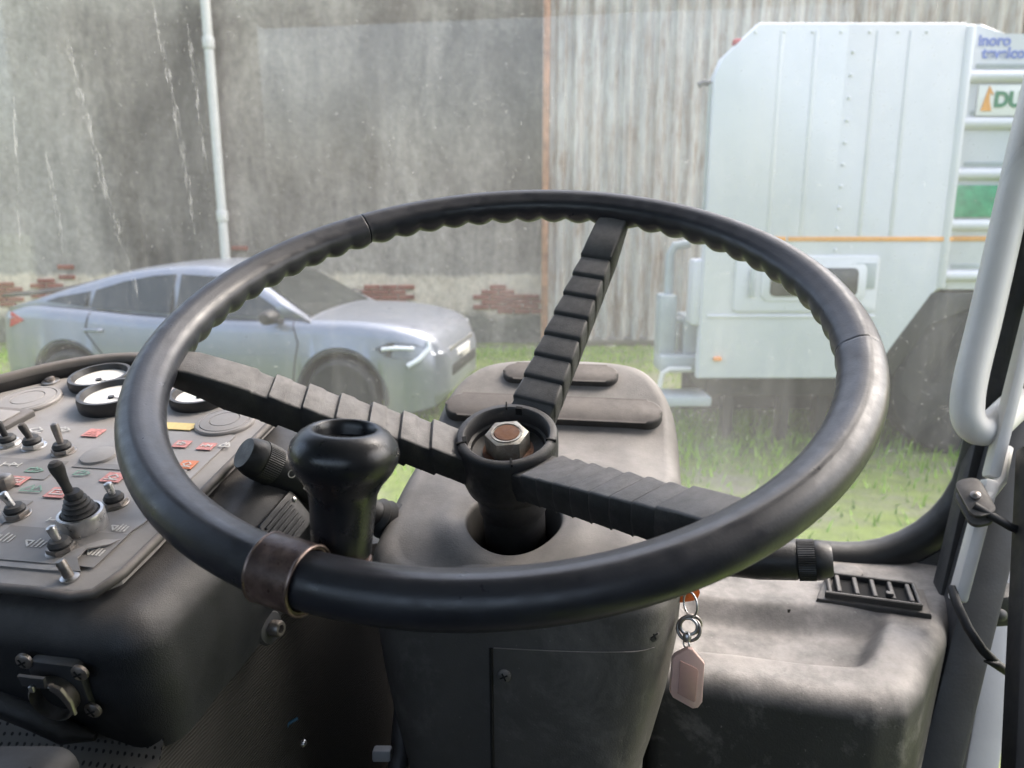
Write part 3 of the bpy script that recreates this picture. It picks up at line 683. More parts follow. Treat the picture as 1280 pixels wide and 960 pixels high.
B().tube([at(1190, 735, .715), at(1196, 755, .70), at(1210, 785, .69), at(1228, 812, .685), at(1248, 832, .685), at(1268, 845, .69), at(1300, 858, .70)], .0042, 10).build('sheath', 'black', cb, 60)
B().tube([at(1230, 826, .682), at(1246, 831, .682), at(1262, 842, .685)], [.0008, .004, .003], 8).build('tape_end', 'black', cb, 60)
cb2 = thing('cable', at(1225, 630, .7), 'black strap cable running from the hinge bracket towards the door', 'cable')
B().tube([at(1218, 632, .708), at(1240, 645, .70), at(1262, 658, .70), at(1310, 680, .70)], .004, 8).build('sheath', 'black', cb2, 60)

# ------------------------------------------------------------------ pillow-shaped mouldings: a height field inside an outline, rolled edges, tapering walls
def ray_out(poly, c, a):
    d = Vector((math.cos(a), math.sin(a))); best = 1e9
    for i in range(len(poly)):
        p = Vector(poly[i]) - Vector(c); q = Vector(poly[(i + 1) % len(poly)]) - Vector(c); e = q - p; den = d.x * e.y - d.y * e.x
        if abs(den) < 1e-12: continue
        t = (p.x * e.y - p.y * e.x) / den; u = (p.x * d.y - p.y * d.x) / den
        if t > 0 and -1e-6 <= u <= 1 + 1e-6: best = min(best, t)
    return best
class Pillow:
    def __init__(s, outline, c, zf, r, zb, taper=None, rin=0., nseg=160, nring=26, tip=None):
        s.o, s.c, s.zf, s.r, s.zb, s.taper, s.n = outline, Vector(c), zf, r, zb, taper, nseg; s.ang = [2 * math.pi * k / nseg for k in range(nseg)]
        s.len = [ray_out(outline, c, a) for a in s.ang]; s.rin, s.nring = rin, nring
    def wall(s, a, L, z, off=0.):
        f_ = s.taper(z) if s.taper else (1, 1); return Vector((s.c.x + math.cos(a) * (L * f_[0] + off), s.c.y + math.sin(a) * (L * f_[1] + off), z))
    def rings(s):
        rows = []
        if s.rin:
            for dz, rr in ((-.07, s.rin * .96), (-.03, s.rin * .97), (-.004, s.rin * .985), (-.001, s.rin * 1.0)):
                rows.append([Vector((s.c.x + math.cos(a) * rr, s.c.y + math.sin(a) * rr, s.zf(s.c.x + math.cos(a) * rr, s.c.y + math.sin(a) * rr) + dz)) for a in s.ang])
        for k in range(s.nring + 1):
            t = k / s.nring
            row = []
            for a, L in zip(s.ang, s.len):
                L1 = L - s.r; rr = s.rin * 1.04 + (L1 - s.rin * 1.04) * (t if s.rin else max(t, .01)); x, y = s.c.x + math.cos(a) * rr, s.c.y + math.sin(a) * rr; row.append(Vector((x, y, s.zf(x, y))))
            rows.append(row)
        for k in range(1, 9):
            q = R(90 * k / 8); row = []
            for a, L in zip(s.ang, s.len):
                L1 = L - s.r; x1, y1 = s.c.x + math.cos(a) * L1, s.c.y + math.sin(a) * L1; z0 = s.zf(x1, y1); row.append(Vector((s.c.x + math.cos(a) * (L1 + s.r * math.sin(q)), s.c.y + math.sin(a) * (L1 + s.r * math.sin(q)), z0 - s.r * (1 - math.cos(q)))))
            rows.append(row)
        top = rows[-1]
        for k in range(1, 11):
            t = k / 10; rows.append([s.wall(a, L, p.z + (s.zb - p.z) * t) for a, L, p in zip(s.ang, s.len, top)])
        return rows
def sm(a, b_, x): t = min(1, max(0, (x - a) / (b_ - a))); return t * t * (3 - 2 * t)
# right shelf moulding
sho = [(.015, .612), (.20, .605), (.225, .612), (.245, .635), (.335, .80), (.345, .88), (.015, .88)]
def shz(x, y):
    xr = .03 + .0 ; right = .215 + (y - .66) * .45
    m_ = sm(.03, .06, x) * (1 - sm(right - .025, right, x)) * sm(.645, .672, y) * (1 - sm(.715, .745, y))
    return 1.42 - .022 * m_ - .012 * sm(.70, .62, y) * 1 + .004 * math.sin(x * 40 + y * 17) * .3
shelf = thing('dash_shelf', (.15, .74, .8), 'dusty black moulded dash shelf with shallow tray below the windscreen', 'shelf')
pl = Pillow(sho, (.15, .735), shz, .022, .80, None, 0, 200, 44)
B().grid(pl.rings(), True).build('moulding', 'shelf', shelf, 60)
vm = axis(Vector((.236, .765, 1.4205)), (0, -.06, 1), (1, -.12, 0))
vt = B(); vt.prism([(-.056, -.026), (.048, -.026), (.05, .022), (-.044, .024)], -.004, .006, vm, .003).build('vent_frame', 'vent', shelf)
B().prism([(-.044, -.019), (.036, -.019), (.037, .016), (-.036, .018)], .0062, .0068, vm).build('vent_opening', 'hole', shelf, 0)
for k in range(5): B().box((-.034 + k * .0165, -.001, .009), (.0042, .033, .007), vm, .0008, 1).build('vent_slat', 'vent', shelf)
for yy in (-.0215, .0195): B().box((-.004, yy, .0085), (.088, .0035, .008), vm, .001, 1).build('vent_rim', 'vent', shelf)
for xx in (-.043, .0385): B().box((xx, -.001, .0085), (.0035, .044, .008), vm, .001, 1).build('vent_rim', 'vent', shelf)
B().box((.012, -.012, .0125), (.007, .006, .006), vm, .001).build('vent_tab', 'vent', shelf)
B().lathe([(.016, 0), (.016, .002), (.012, .004), (.0, .004)], 24, Matrix.Translation((.225, .825, 1.419))).build('plug', 'shelf', shelf)

# ------------------------------------------------------------------ steering column cover
CXc = -.083
cov_o = []
for x, y in [(.026, .512), (.034, .55), (.036, .68), (.030, .75), (.006, .792), (-.03, .808), (-.083, .812), (-.136, .806), (-.176, .79), (-.203, .748), (-.208, .66), (-.205, .55), (-.198, .515), (-.17, .492), (-.09, .486), (-.0, .49)]: cov_o.append((x, y))
def smooth_poly(P, n=6):
    o = []; m_ = len(P)
    for i in range(m_):
        p0, p1, p2, p3 = [Vector(P[(i + k) % m_]) for k in (-1, 0, 1, 2)]
        for k in range(n):
            t = k / n; v = .5 * ((2 * p1) + (p2 - p0) * t + (2 * p0 - 5 * p1 + 4 * p2 - p3) * t * t + (3 * p1 - p0 - 3 * p2 + p3) * t ** 3); o.append((v.x, v.y))
    return o
cov_o = smooth_poly(cov_o)
PROF = [(.48, 1.535), (.51, 1.548), (.535, 1.560), (.56, 1.567), (.60, 1.577), (.64, 1.584), (.67, 1.588), (.70, 1.598), (.735, 1.618), (.77, 1.640), (.79, 1.648), (.82, 1.647)]
def covz(x, y):
    z = slerp(PROF, y)
    r = math.hypot(x + .0965, y - .557)
    z += .005 * math.exp(-((r - .052) / .012) ** 2) * sm(.60, .53, y) * 1.0        # raised crease in front of the hole
    z -= .010 * sm(.055, .11, abs(x + .085)) * sm(.60, .66, y) * sm(.72, .68, y) * 0
    z -= .006 * sm(.07, .115, abs(x + .085)) * (1 - sm(.68, .74, y))
    return z
cover = thing('column_cover', (-.085, .64, .8), 'dusty grey plastic steering column cover with two raised pads', 'column cover')
def tap(z):
    t = sm(1.53, 1.15, z); return (1 - .55 * t, 1 - .15 * t)
cv = Pillow(cov_o, (-.0965, .557), covz, .020, 1.12, tap, .0375, 192, 30)
B().grid(cv.rings(), True).build('shell', 'cover', cover, 60)
# raised pill pads lying on the rear slope
def pad(cx_, cy_, w, h, th):
    dz = (covz(cx_, cy_ + .01) - covz(cx_, cy_ - .01)) / .02; nrm = Vector((0, -dz, 1)).normalized()
    B().prism(rrect(w, h, h * .49, 8), -.006, th, axis(Vector((cx_, cy_, covz(cx_, cy_))), nrm), .003, 3).build('raised_pad', 'pad', cover, 40)
pad(-.085, .766, .118, .026, .006); pad(-.088, .722, .212, .032, .008)
# front access plate: a second skin standing proud of the wall
rows = []
for i in range(13):
    z = 1.497 - i * .029
    row = []
    for k in range(17):
        x = -.099 + (.014 - (-.099)) * k / 16 * (1 - .10 * i / 12)
        # find wall point at this x on the front side
        best = None
        for a, L in zip(cv.ang, cv.len):
            if math.sin(a) < -.1:
                p = cv.wall(a, L, z, .0012)
                if best is None or abs(p.x - x) < abs(best.x - x): best = p
        row.append(Vector((x, best.y - .0002, z + .006 * k / 16)))
    rows.append(row)
inner = [[p + Vector((0, .006, 0)) for p in r] for r in rows]
bb = B(); bb.grid(rows); bb.grid([rows[0], inner[0]]); bb.grid([[r[0] for r in rows], [r[0] for r in inner]]); bb.grid([[r[-1] for r in rows], [r[-1] for r in inner]])
bmesh.ops.remove_doubles(bb.bm, verts=bb.bm.verts, dist=1e-5); bb.build('access_plate', 'cover', cover, 40)
gp_ = [r[0] + Vector((-.0016, -.0004, 0)) for r in rows]
B().tube(gp_, .0014, 6).build('plate_gap', 'hole', cover)
def screw(p, nrm, r, par, name='screw', mat_='dullsteel'):
    m_ = axis(p, nrm); o = B().lathe([(r, -.001), (r, .0008), (r * .75, .0018), (0, .0021)], 18, m_).build(name, mat_, par)
    s_ = B(); s_.box((0, 0, .0019), (r * 1.2, r * .22, .0007), m_ @ Matrix.Rotation(.5, 4, 'Z')); s_.box((0, 0, .0019), (r * .22, r * 1.2, .0008), m_ @ Matrix.Rotation(.5, 4, 'Z')); s_.build('cross_slot', 'hole', o, 0); return o
screw(rows[1][1] + Vector((.001, -.001, .008)), (0, -1, .1), .005, cover, mat_='cover')
screw(Vector((.0125, .4975, 1.512)), (.5, -1, .2), .005, cover, mat_='pad')
screw(Vector((.0375, .66, 1.556)), (1, 0, 0), .006, cover, mat_='pad')

# ------------------------------------------------------------------ control stalks
def knurl(r, h, n, mat_):
    o = []
    for k in range(n * 2): a = math.pi * k / n; q = r if k % 2 else r * .975; o.append((q * math.cos(a), q * math.sin(a)))
    return B().prism(o, 0, h, mat_)
def stalk(p, q, label, r):
    p, q = Vector(p), Vector(q); t = thing('control_stalk', p, label, 'stalk'); L = (q - p).length; m_ = axis(p, q - p, (0, 0, 1))
    B().lathe([(r * .55, -.03), (r * .6, .0), (r * .75, L * .3), (r * .95, L * .55), (r * .97, L - .027), (r * .9, L - .025)], 28, m_).build('arm', 'stalk', t)
    knurl(r * 1.0, .0125, 56, m_ @ Matrix.Translation((0, 0, L - .025))).build('knurled_ring', 'stalk', t, 20)
    B().lathe([(r * .95, 0), (r * .98, .001), (r * .95, .005), (r * .82, .0115), (r * .76, .0128), (0, .0128)], 28, m_ @ Matrix.Translation((0, 0, L - .0126))).build('end_cap', 'stalk', t)
    return t, m_, L
ls, lm_, lL = stalk(at(530, 672, .66), at(305, 566, .545), 'black control stalk with knurled tip left of the steering column', .0148)
rsx, rm_, rL = stalk(at(840, 700, .64), at(1040, 700, .60), 'black control stalk with knurled tip above the dash shelf', .0162)
vdir = (CAM - (at(370, 600, .56))).normalized()
sp_ = at(305, 566, .545).lerp(at(530, 672, .66), .25); d_ = (at(530, 672, .66) - at(305, 566, .545)).normalized()
zz_ = (vdir - d_ * vdir.dot(d_)).normalized(); sm_ = frame(sp_ + zz_ * .0143, d_, zz_.cross(d_), zz_)
strokes([circ(.0028, 14) + [circ(.0028, 14)[0]]], .0007, sm_ @ Matrix.Translation((-.012, .001, 0))).build('printed_ring', 'prwhite', ls, 0)
strokes([[(-.004, -.004), (.003, -.004), (.003, -.006), (.008, 0), (.003, .006), (.003, .004), (-.004, .004), (-.004, -.004)], [(-.002, 0), (.004, .002), (.004, -.002), (-.002, 0)]], .0007, sm_ @ Matrix.Translation((.006, -.001, 0))).build('printed_symbol', 'prwhite', ls, 0)
bt = B(); bt.lathe([(.012, 0), (.016, .004), (.012, .008), (.017, .012), (.013, .016), (.018, .020), (.014, .024), (.019, .028), (.016, .034)], 24, axis(at(468, 643, .623), at(530, 672, .66) - at(468, 643, .623)) @ Matrix.Scale(.95, 4)); bt.build('boot', 'boot', ls)

# ------------------------------------------------------------------ ignition key, key fob
ik = thing('ignition_key', at(850, 742, .57), 'orange plastic ignition key in the steering column', 'key')
B().prism(rrect(.022, .012, .005, 5), -.0025, .0025, axis(at(855, 741, .563), -FW, (1, 0, .2)), .0012).build('key_head', 'orangeplastic', ik)
B().box((0, 0, 0), (.03, .003, .007), axis(at(836, 741, .567), UP, (1, 0, .2)), .0008).build('key_blade', 'dullsteel', ik)
fob = thing('key_fob', at(859, 800, .55), 'translucent pink plastic key tag hanging from the ignition key', 'key tag')
SCL = .55 / FPX
fm = frame(at(859, 848, .55), RT, Vector((0, 0, 1)), RT.cross(Vector((0, 0, 1))))
def px2(P): return [((x - 859) * SCL * 1.0, -(y - 848) * SCL * 1.02) for x, y in P]
fo = px2([(858, 806), (863, 807), (879, 826), (879, 879), (874, 887), (867, 888), (842, 873), (838, 866), (839, 820), (842, 815)])
B().prism(fo[::-1], -.002, .002, fm, .0009, 2).build('tag_body', 'fob', fob)
fi = px2([(848, 821), (869, 832), (871, 835), (870, 876), (868, 878), (847, 866)])
B().prism(fi[::-1], .0021, .0027, fm, .0002).build('tag_insert', 'fobin', fob)
def ring(c, r, w, nrm, mat_, name, par, x=(1, 0, 0)):
    m_ = axis(c, nrm, x); B().tube([m_ @ Vector((r * math.cos(2 * math.pi * k / 28), r * math.sin(2 * math.pi * k / 28), 0)) for k in range(28)], w, 8, True).build(name, mat_, par, 60)
ring(at(858, 805, .549), .0028, .0007, RT * .8 + FW * .5, 'chrome', 'tag_ring', fob)
ring(at(861, 783, .549), .0058, .0011, FW * .9 + RT * .3, 'chrome', 'swivel_ring', fob); ring(at(863, 781, .551), .0074, .0014, FW + UP * .25, 'dullsteel', 'key_ring', fob); ring(at(861, 786, .55), .0082, .0012, FW + RT * .5 - UP * .2, 'dullsteel', 'key_ring', fob)
ring(at(863, 755, .551), .0085, .0008, RT * .92 + FW * .35, 'chrome', 'link', fob, (0, 0, 1))
B().lathe([(.0022, -.003), (.003, -.001), (.003, .002), (.0018, .004)], 14, axis(at(859, 797, .549), UP)).build('swivel', 'chrome', fob)

# ------------------------------------------------------------------ centre console with switch panel
PO = Vector((-.2912, .3706, 1.5952)); ti = R(12)
PM = frame(PO, Vector((1, 0, 0)), Vector((0, math.cos(ti), math.sin(ti))), Vector((0, -math.sin(ti), math.cos(ti))))
con = thing('control_console', (-.5, .5, .8), 'black vinyl control console with grey switch panel beside the steering wheel', 'console')
co = [(.030, -.040), (.036, .04), (.042, .12), (.046, .19), (.025, .225), (-.03, .255), (-.12, .292), (-.225, .296), (-.29, .242), (-.335, .19), (-.40, .145), (-.52, .08), (-.52, -.040)]
def smooth_open(P, n=4):
    P2 = [tuple(2 * Vector(P[0]) - Vector(P[1]))] + list(P) + [tuple(2 * Vector(P[-1]) - Vector(P[-2]))]; o = []
    for i in range(1, len(P2) - 2):
        p0, p1, p2, p3 = [Vector(P2[i + k]) for k in (-1, 0, 1, 2)]
        for k in range(n):
            t = k / n; v = .5 * ((2 * p1) + (p2 - p0) * t + (2 * p0 - 5 * p1 + 4 * p2 - p3) * t * t + (3 * p1 - p0 - 3 * p2 + p3) * t ** 3); o.append((v.x, v.y))
    return o + [tuple(P[-1])]
co = [(-.52, -.040), (-.4, -.040), (-.3, -.040), (-.2, -.040), (-.1, -.040), (-.05, -.040)] + [(.006 + .024 * math.cos(R(a)), -.016 + .024 * math.sin(R(a))) for a in range(-90, 1, 15)] + smooth_open([(.032, .01)] + co[1:11], 4) + co[11:12]
cc = Vector((-.2, .13))
def con_ring(off, z0): 
    o = []
    for i, (x, y) in enumerate(co):
        z = z0 + (.036 * sm(.0, -.10, x) * sm(-.05, -.10, z0))
        p = Vector(co[i - 1]); q = Vector(co[(i + 1) % len(co)]); t = (q - p).normalized(); nn = Vector((t.y, -t.x)); o.append(PM @ Vector((x + nn.x * off, y + nn.y * off, z)))
    return o
rr_ = [[PM @ (Vector((cc.x, cc.y, -.010)).lerp(Vector((x, y, -.010)), .72)) for x, y in co]]
for k in range(9): q = R(90 * k / 8); rr_.append(con_ring(-.024 + .024 * math.sin(q), -.010 - .024 * (1 - math.cos(q))))
for z in (-.05, -.072, -.092, -.100): rr_.append(con_ring(.002 * (1 if z > -.09 else -1), z))
rr_ += [con_ring(-.010, -.102), con_ring(-.02, -.101)]
b = B(); b.grid(rr_, True); b.build('console_body', 'console', con, 55)
# flared lower edge with the folded corner
B().tube([PM @ Vector((x, y, z)) for x, y, z in ((-.52, -.041, -.058), (-.2, -.042, -.058), (-.12, -.042, -.060), (-.08, -.043, -.066), (-.055, -.043, -.076), (-.035, -.044, -.086), (-.018, -.043, -.088))], [.008, .008, .008, .008, .008, .007, .002], 10).build('lower_lip', 'console', con, 60)
# plate
po = [(-.52, -.019), (-.05, -.0195), (-.022, -.021), (-.012, -.017), (-.003, -.006), (-.002, .02), (-.003, .10), (-.003, .20), (-.02, .222), (-.06, .25), (-.11, .265), (-.16, .285), (-.215, .279), (-.252, .256), (-.288, .217), (-.333, .168), (-.40, .12), (-.52, .07)]
B().prism(po, -.0045, 0, PM, .0015).build('panel_plate', 'panel', con)
# overlay sheet with a lifted wavy corner
sx = [-.5 + .48 * k / 40 for k in range(41)]; rows = []
for j in range(21):
    y = -.006 + .172 * j / 20; row = []
    for x in sx:
        xe = x; ye = y
        edge = -.022 - .012 * sm(.05, .0, y) * (1 + .5 * math.sin(y * 190)); xe = min(x, edge) if x > -.06 else x
        if x > -.06: xe = -.06 + (edge + .06) * (x + .06) / .04
        lift = .0012 + .0045 * sm(-.05, -.02, x) * sm(.05, .005, y) * (.6 + .4 * math.sin(y * 160)); row.append(PM @ Vector((xe, ye, lift)))
    rows.append(row)
b = B(); b.grid(rows); b.grid([[p - PM.to_3x3() @ Vector((0, 0, .0009)) for p in r] for r in rows]); b.grid([rows[0], [p - PM.to_3x3() @ Vector((0, 0, .0009)) for p in rows[0]]]); b.grid([[r[-1] for r in rows], [r[-1] - PM.to_3x3() @ Vector((0, 0, .0009)) for r in rows]])
b.build('overlay_sheet', 'sheet', con, 50)
B().tube([PM @ Vector((x, y, .0005 if y > -.015 else -.002)) for x, y in ((-.52, -.0205), (-.05, -.021), (-.022, -.0225), (-.012, -.0185), (-.006, -.010), (-.004, -.002), (-.0035, .03), (-.004, .10), (-.004, .20))], .0032, 8).build('side_bead', 'lip', con, 60)
# hood lip round the back
hl = smooth_open([(-.50, .08), (-.40, .128), (-.335, .175), (-.29, .224), (-.255, .262), (-.215, .285), (-.16, .291), (-.10, .268), (-.05, .236), (-.02, .212)], 6)
b = B(); rows = [[], [], [], [], [], []]
for x, y in hl:
    for r_, (dy, z) in zip(rows, ((-.006, .008), (-.004, .0125), (.002, .0145), (.009, .011), (.013, -.03), (-.002, -.006))): r_.append(PM @ Vector((x + dy * -.5 * sm(-.2, -.4, x), y + dy, z * (1 - .85 * sm(-.2, -.08, x)))))
rows.append(rows[0]); b.grid(rows); b.build('hood_lip', 'lip', con, 60)
UPn = PM.to_3x3() @ Vector((0, 0, 1))
def PL(x, y, z=0): return PM @ Matrix.Translation((x, y, z))
def toggle(x, y, s_=1., tilt=(-12, -6), lever='dullsteel', nut='chrome', h=.016):
    m_ = PL(x, y, .001) @ Matrix.Rotation(random.uniform(0, 1), 4, 'Z'); sw = B().lathe([(.0094 * s_, 0), (.0094 * s_, .0008), (.0088 * s_, .0012)], 20, m_).build('toggle_switch', nut, con)
    B().prism(circ(.0084 * s_, 6), .0012, .0042 * s_, m_, .0006).build('hex_nut', nut, sw)
    B().lathe([(.0066 * s_, .004 * s_), (.0070 * s_, .006 * s_), (.0055 * s_, .0085 * s_), (.0035 * s_, .0088 * s_)], 20, m_).build('rubber_seal', 'boot', sw)
    mt_ = PL(x, y, .006 * s_) @ Matrix.Rotation(R(tilt[0]), 4, 'X') @ Matrix.Rotation(R(tilt[1]), 4, 'Y')
    B().lathe([(.0024 * s_, -.003), (.0024 * s_, .004), (.0031 * s_, h * .85), (.0027 * s_, h * .97), (.0012 * s_, h * 1.02)], 16, mt_).build('lever', lever, sw)
toggle(-.1963, .1323, .92, (4, -8), 'boot', 'chrome'); toggle(-.1731, .1309, .98, (4, -14), 'pad'); toggle(-.1428, .1254, .98, (-6, -8), 'dullsteel', 'dullsteel', .019)
toggle(-.1136, .0436, .95, (4, -18), 'chrome', 'dullsteel', .014); toggle(-.0553, .0638, .95, (0, -8), 'chrome', 'dullsteel', .012); toggle(-.0557, .0124, .98, (2, -10), 'chrome', 'dullsteel', .013); toggle(-.2185, .1335, .95, (4, -8), 'pad')
toggle(-.153, .0415, .95, (4, -18), 'chrome', 'dullsteel', .014)
def bolt(x, y, r, z=0, h=.004, tilt=-14):
    m_ = PL(x, y, z + .0005); o = B().lathe([(r * 1.7, 0), (r * 1.75, .0012), (r * 1.2, .0018)], 20, m_).build('panel_bolt', 'chrome', con); B().lathe([(r, .001), (r, h), (r * .8, h * 1.15), (0, h * 1.18)], 16, m_ @ Matrix.Rotation(R(tilt), 4, 'Y')).build('stud', 'dullsteel', o)
bolt(-.252, .248, .0045); bolt(-.0325, -.0105, .003, 0, .011)
# joystick
jm = PL(-.058, .0365, .0005); js = B().lathe([(.0140, 0), (.0142, .0105), (.0136, .0125), (.0118, .0128), (.011, .010)], 36, jm).build('joystick_base', 'chrome', con)
jt = jm @ Matrix.Translation((0, 0, .009)) @ Matrix.Rotation(R(2), 4, 'Y') @ Matrix.Rotation(R(4), 4, 'X') @ Matrix.Diagonal((1, 1, .72, 1))
pr = []
for k in range(6): z = k * .0042; r = .0118 - k * .00125; pr += [(r * .86, z), (r, z + .0014), (r, z + .0027)]
B().lathe(pr + [(.0042, .0275)], 28, jt).build('boot', 'boot', js)
B().lathe([(.0030, .02), (.0029, .034), (.0034, .042), (.0044, .050), (.0042, .055), (.0026, .0575), (0, .058)], 20, jt @ Matrix.Rotation(R(-6), 4, 'Y')).build('stick', 'pad', js)
# gauges
def gauge(x, y, r, h):
    m_ = PL(x, y, 0); g = B().lathe([(r * .98, 0), (r, .002), (r, h - .003), (r * .97, h), (r * .87, h), (r * .80, h - .005)], 44, m_, False).build('gauge', 'gauge', con)
    B().prism(circ(r * .83, 40), h - .0062, h - .0052, m_).build('dial', 'dial', g, 0)
    B().lathe([(.0026, 0), (.0026, .0016), (0, .0018)], 14, m_ @ Matrix.Translation((0, -.003, h - .0052))).build('pivot', 'gauge', g)
    strokes([[(0, -.003), (r * .42, -r * .2)]], .0012, m_ @ Matrix.Translation((0, 0, h - .0045))).build('needle', 'gauge', g, 0)
gauge(-.202, .252, .0275, .009); gauge(-.160, .212, .0290, .012); gauge(-.086, .226, .0265, .009)
def cap(x, y, r, rings_=True):
    pr_ = [(r, 0), (r, .0022), (r * .96, .0035)]
    if rings_: pr_ += [(r * .86, .0038), (r * .84, .0028), (r * .82, .0038), (r * .52, .0045), (r * .50, .0034), (r * .48, .0045), (0, .0048)]
    else: pr_ += [(r * .5, .0048), (0, .005)]
    B().lathe(pr_, 44, PL(x, y), False).build('blanking_cap', 'panel', con)
cap(-.2413, .2070, .0268); cap(-.0416, .1849, .0235); cap(-.110, .1216, .0128, False); cap(-.30, .155, .0268)
rb_ = B(); rb_.prism(rrect(.062, .034, .004, 4), 0, .005, PL(-.2465, .170) @ Matrix.Rotation(R(-4), 4, 'Z'), .0012); rk = rb_.build('rocker_bezel', 'lip', con)
B().prism(rrect(.046, .020, .002, 3), .0052, .0062, PL(-.2465, .170) @ Matrix.Rotation(R(-4), 4, 'Z'), .0004).build('rocker', 'panel', rk)
rb_ = B(); rb_.box((-.151, .0735, .006), (.018, .010, .012), PM, .003); rb_.build('rocker_switch', 'dullsteel', con)
# printed symbols
ICO = {'box': [[(-1, -.7), (1, -.7), (1, .7), (-1, .7), (-1, -.7)], [(-.2, 0), (.2, 0)]], 'lamp': [[(-.8, -.5), (.3, -.5), (.8, 0), (.3, .5), (-.8, .5), (-.8, -.5)], [(-.2, .8), (.2, .2), (-.2, -.3)]],
       'drop': [[(-.8, 0), (0, .8), (.8, 0), (0, -.8), (-.8, 0)], [(-1, -.9), (1, -.9)]], 'axle': [[(-1, 0), (1, 0)], [(-1, -.5), (-1, .5)], [(1, -.5), (1, .5)], [(0, -.5), (0, .6), (.5, .2)]],
       'fan': [[(-1, -.6), (-.3, .6), (0, -.6), (.3, .6), (1, -.6)], [(-1, -.9), (1, -.9)]], 'brush': [[(-1, .3), (-.3, .3), (-.3, -.7), (-1, .3)], [(.1, -.7), (.1, .7)], [(.5, -.7), (.5, .5)], [(.9, -.7), (.9, .3)]]}
def icon(x, y, w, h, kind, plate=None, ink='prwhite'):
    if plate:
        o = B().box((x, y, .0022), (w * 1.9, h * 1.9, .0004), PM).build('symbol_patch', plate, con, 0)
        strokes([[(a * w * .6, c * h * .6) for a, c in l] for l in ICO[kind]], .0009, PL(x, y, .0026)).build('symbol', ink, o, 0)
    else: strokes([[(a * w, c * h) for a, c in l] for l in ICO[kind]], .0011, PL(x, y, .0022)).build('printed_symbol', ink, con, 0)
for a in ((-.139, .1555, .0075, .0065, 'fan', 'red', 'red'), (-.0779, .0942, .008, .0065, 'drop', 'red'), (-.1042, .0711, .008, .0065, 'box', 'red'), (-.1464, .0821, .0075, .006, 'box', 'red'), (-.0562, .1459, .0065, .0055, 'lamp', 'red'), (-.0346, .1444, .0065, .0055, 'axle', 'red'), (-.0342, .1169, .0065, .006, 'drop', 'orange'),
          (-.1682, .1022, .007, .005, 'axle'), (-.1436, .0968, .008, .005, 'lamp', None, 'green'), (-.1261, .0748, .008, .005, 'fan', None, 'green'), (-.1912, .1556, .0075, .005, 'drop'), (-.1683, .158, .0075, .005, 'lamp'), (-.0773, .0163, .0075, .0055, 'brush'), (-.033, .0128, .006, .005, 'brush'), (-.0341, .0377, .006, .005, 'brush'), (-.1025, .0191, .008, .006, 'brush'), (-.0800, .0405, .007, .004, 'axle'), (-.021, .149, .004, .004, 'fan'), (-.105, .097, .007, .005, 'lamp', None, 'green'), (-.021, .055, .005, .004, 'axle')): icon(*a)
M['shadeprint'] = flat('print_grey_field', (.225, .213, .205), .5, .08, 60)
for x0, x1, y0, y1 in ((-.19, -.115, .005, .06), (-.108, -.024, -.001, .032), (-.19, -.128, .086, .112), (-.12, -.03, .105, .112)):
    B().box(((x0 + x1) / 2, (y0 + y1) / 2, .0017), (x1 - x0, y1 - y0, .0003), PM).build('printed_field', 'shadeprint', con, 0)
B().prism([(-.097, .170), (-.064, .170), (-.060, .181), (-.094, .181)], .0005, .0012, PM).build('yellow_sticker', 'yellow', con, 0)
# side vent, power socket, clamp bolt
vs_ = axis(at(356, 655, .545), (.85, -.15, .5), (0, 1, .2)) @ Matrix.Scale(.62, 4)
B().prism(rrect(.075, .045, .004, 3), 0, .005, vs_, .001).build('side_vent', 'stalk', con)
for k in range(6): B().box((-.006, -.015 + k * .006, .006), (.055, .0028, .004), vs_ @ Matrix.Rotation(.3, 4, 'X') if False else vs_, .0006, 1).build('vent_slat', 'stalk', con)
B().lathe([(.003, 0), (.003, .002), (.0015, .003)], 12, vs_ @ Matrix.Translation((.031, .012, .005))).build('screw', 'chrome', con)
fo_ = PM @ Vector((0, -.0405, 0)); fn_ = PM.to_3x3() @ Vector((0, -1, 0)); rd_ = at(82, 850, 1) - CAM; sf = axis(CAM + rd_ * ((fo_ - CAM).dot(fn_) / rd_.dot(fn_)) + fn_ * .003, fn_, (1, 0, 0)) @ Matrix.Scale(.82, 4)
so_ = B().prism(rrect(.040, .042, .006, 4), -.004, .003, sf, .0015).build('power_socket', 'dpaint', con)
B().lathe([(.0155, .003), (.0165, .012), (.0150, .013), (.0140, .004)], 32, sf @ Matrix.Translation((-.001, -.005, 0)), False).build('socket_rim', 'dullsteel', so_)
B().prism(circ(.0142, 28), .0031, .0036, sf @ Matrix.Translation((-.001, -.005, 0))).build('socket_well', 'hole', so_, 0)
B().prism([(-.016, .010), (.002, .010), (.003, .019), (-.017, .019)], .012, .0145, sf, .001).build('flap', 'dpaint', so_); B().box((-.007, .0105, .0155), (.004, .005, .003), sf, .001).build('flap_catch', 'chrome', so_)
B().prism([(.004, .013), (.012, .010), (.0165, -.002), (.0165, -.013), (.0138, -.013), (.0128, -.002), (.009, .005), (.003, .008)], .011, .0135, sf, .001).build('spring_arm', 'dullsteel', so_)
for x, y in ((-.020, .021), (.021, .016), (.021, -.018)):
    screw(sf @ Vector((x, y, .003)), sf.to_3x3() @ Vector((0, 0, 1)), .005, so_)
cm_ = axis(PM @ Vector((.034, .068, -.098)), (1, -.2, .1))
cw_ = B().lathe([(.012, 0), (.0125, .002), (.011, .004), (.006, .005)], 26, cm_).build('side_washer', 'dpaint', con); B().lathe([(.0058, .004), (.0058, .011), (.0048, .0125), (.003, .0125), (.003, .009)], 18, cm_).build('cap_screw', 'dullsteel', cw_)

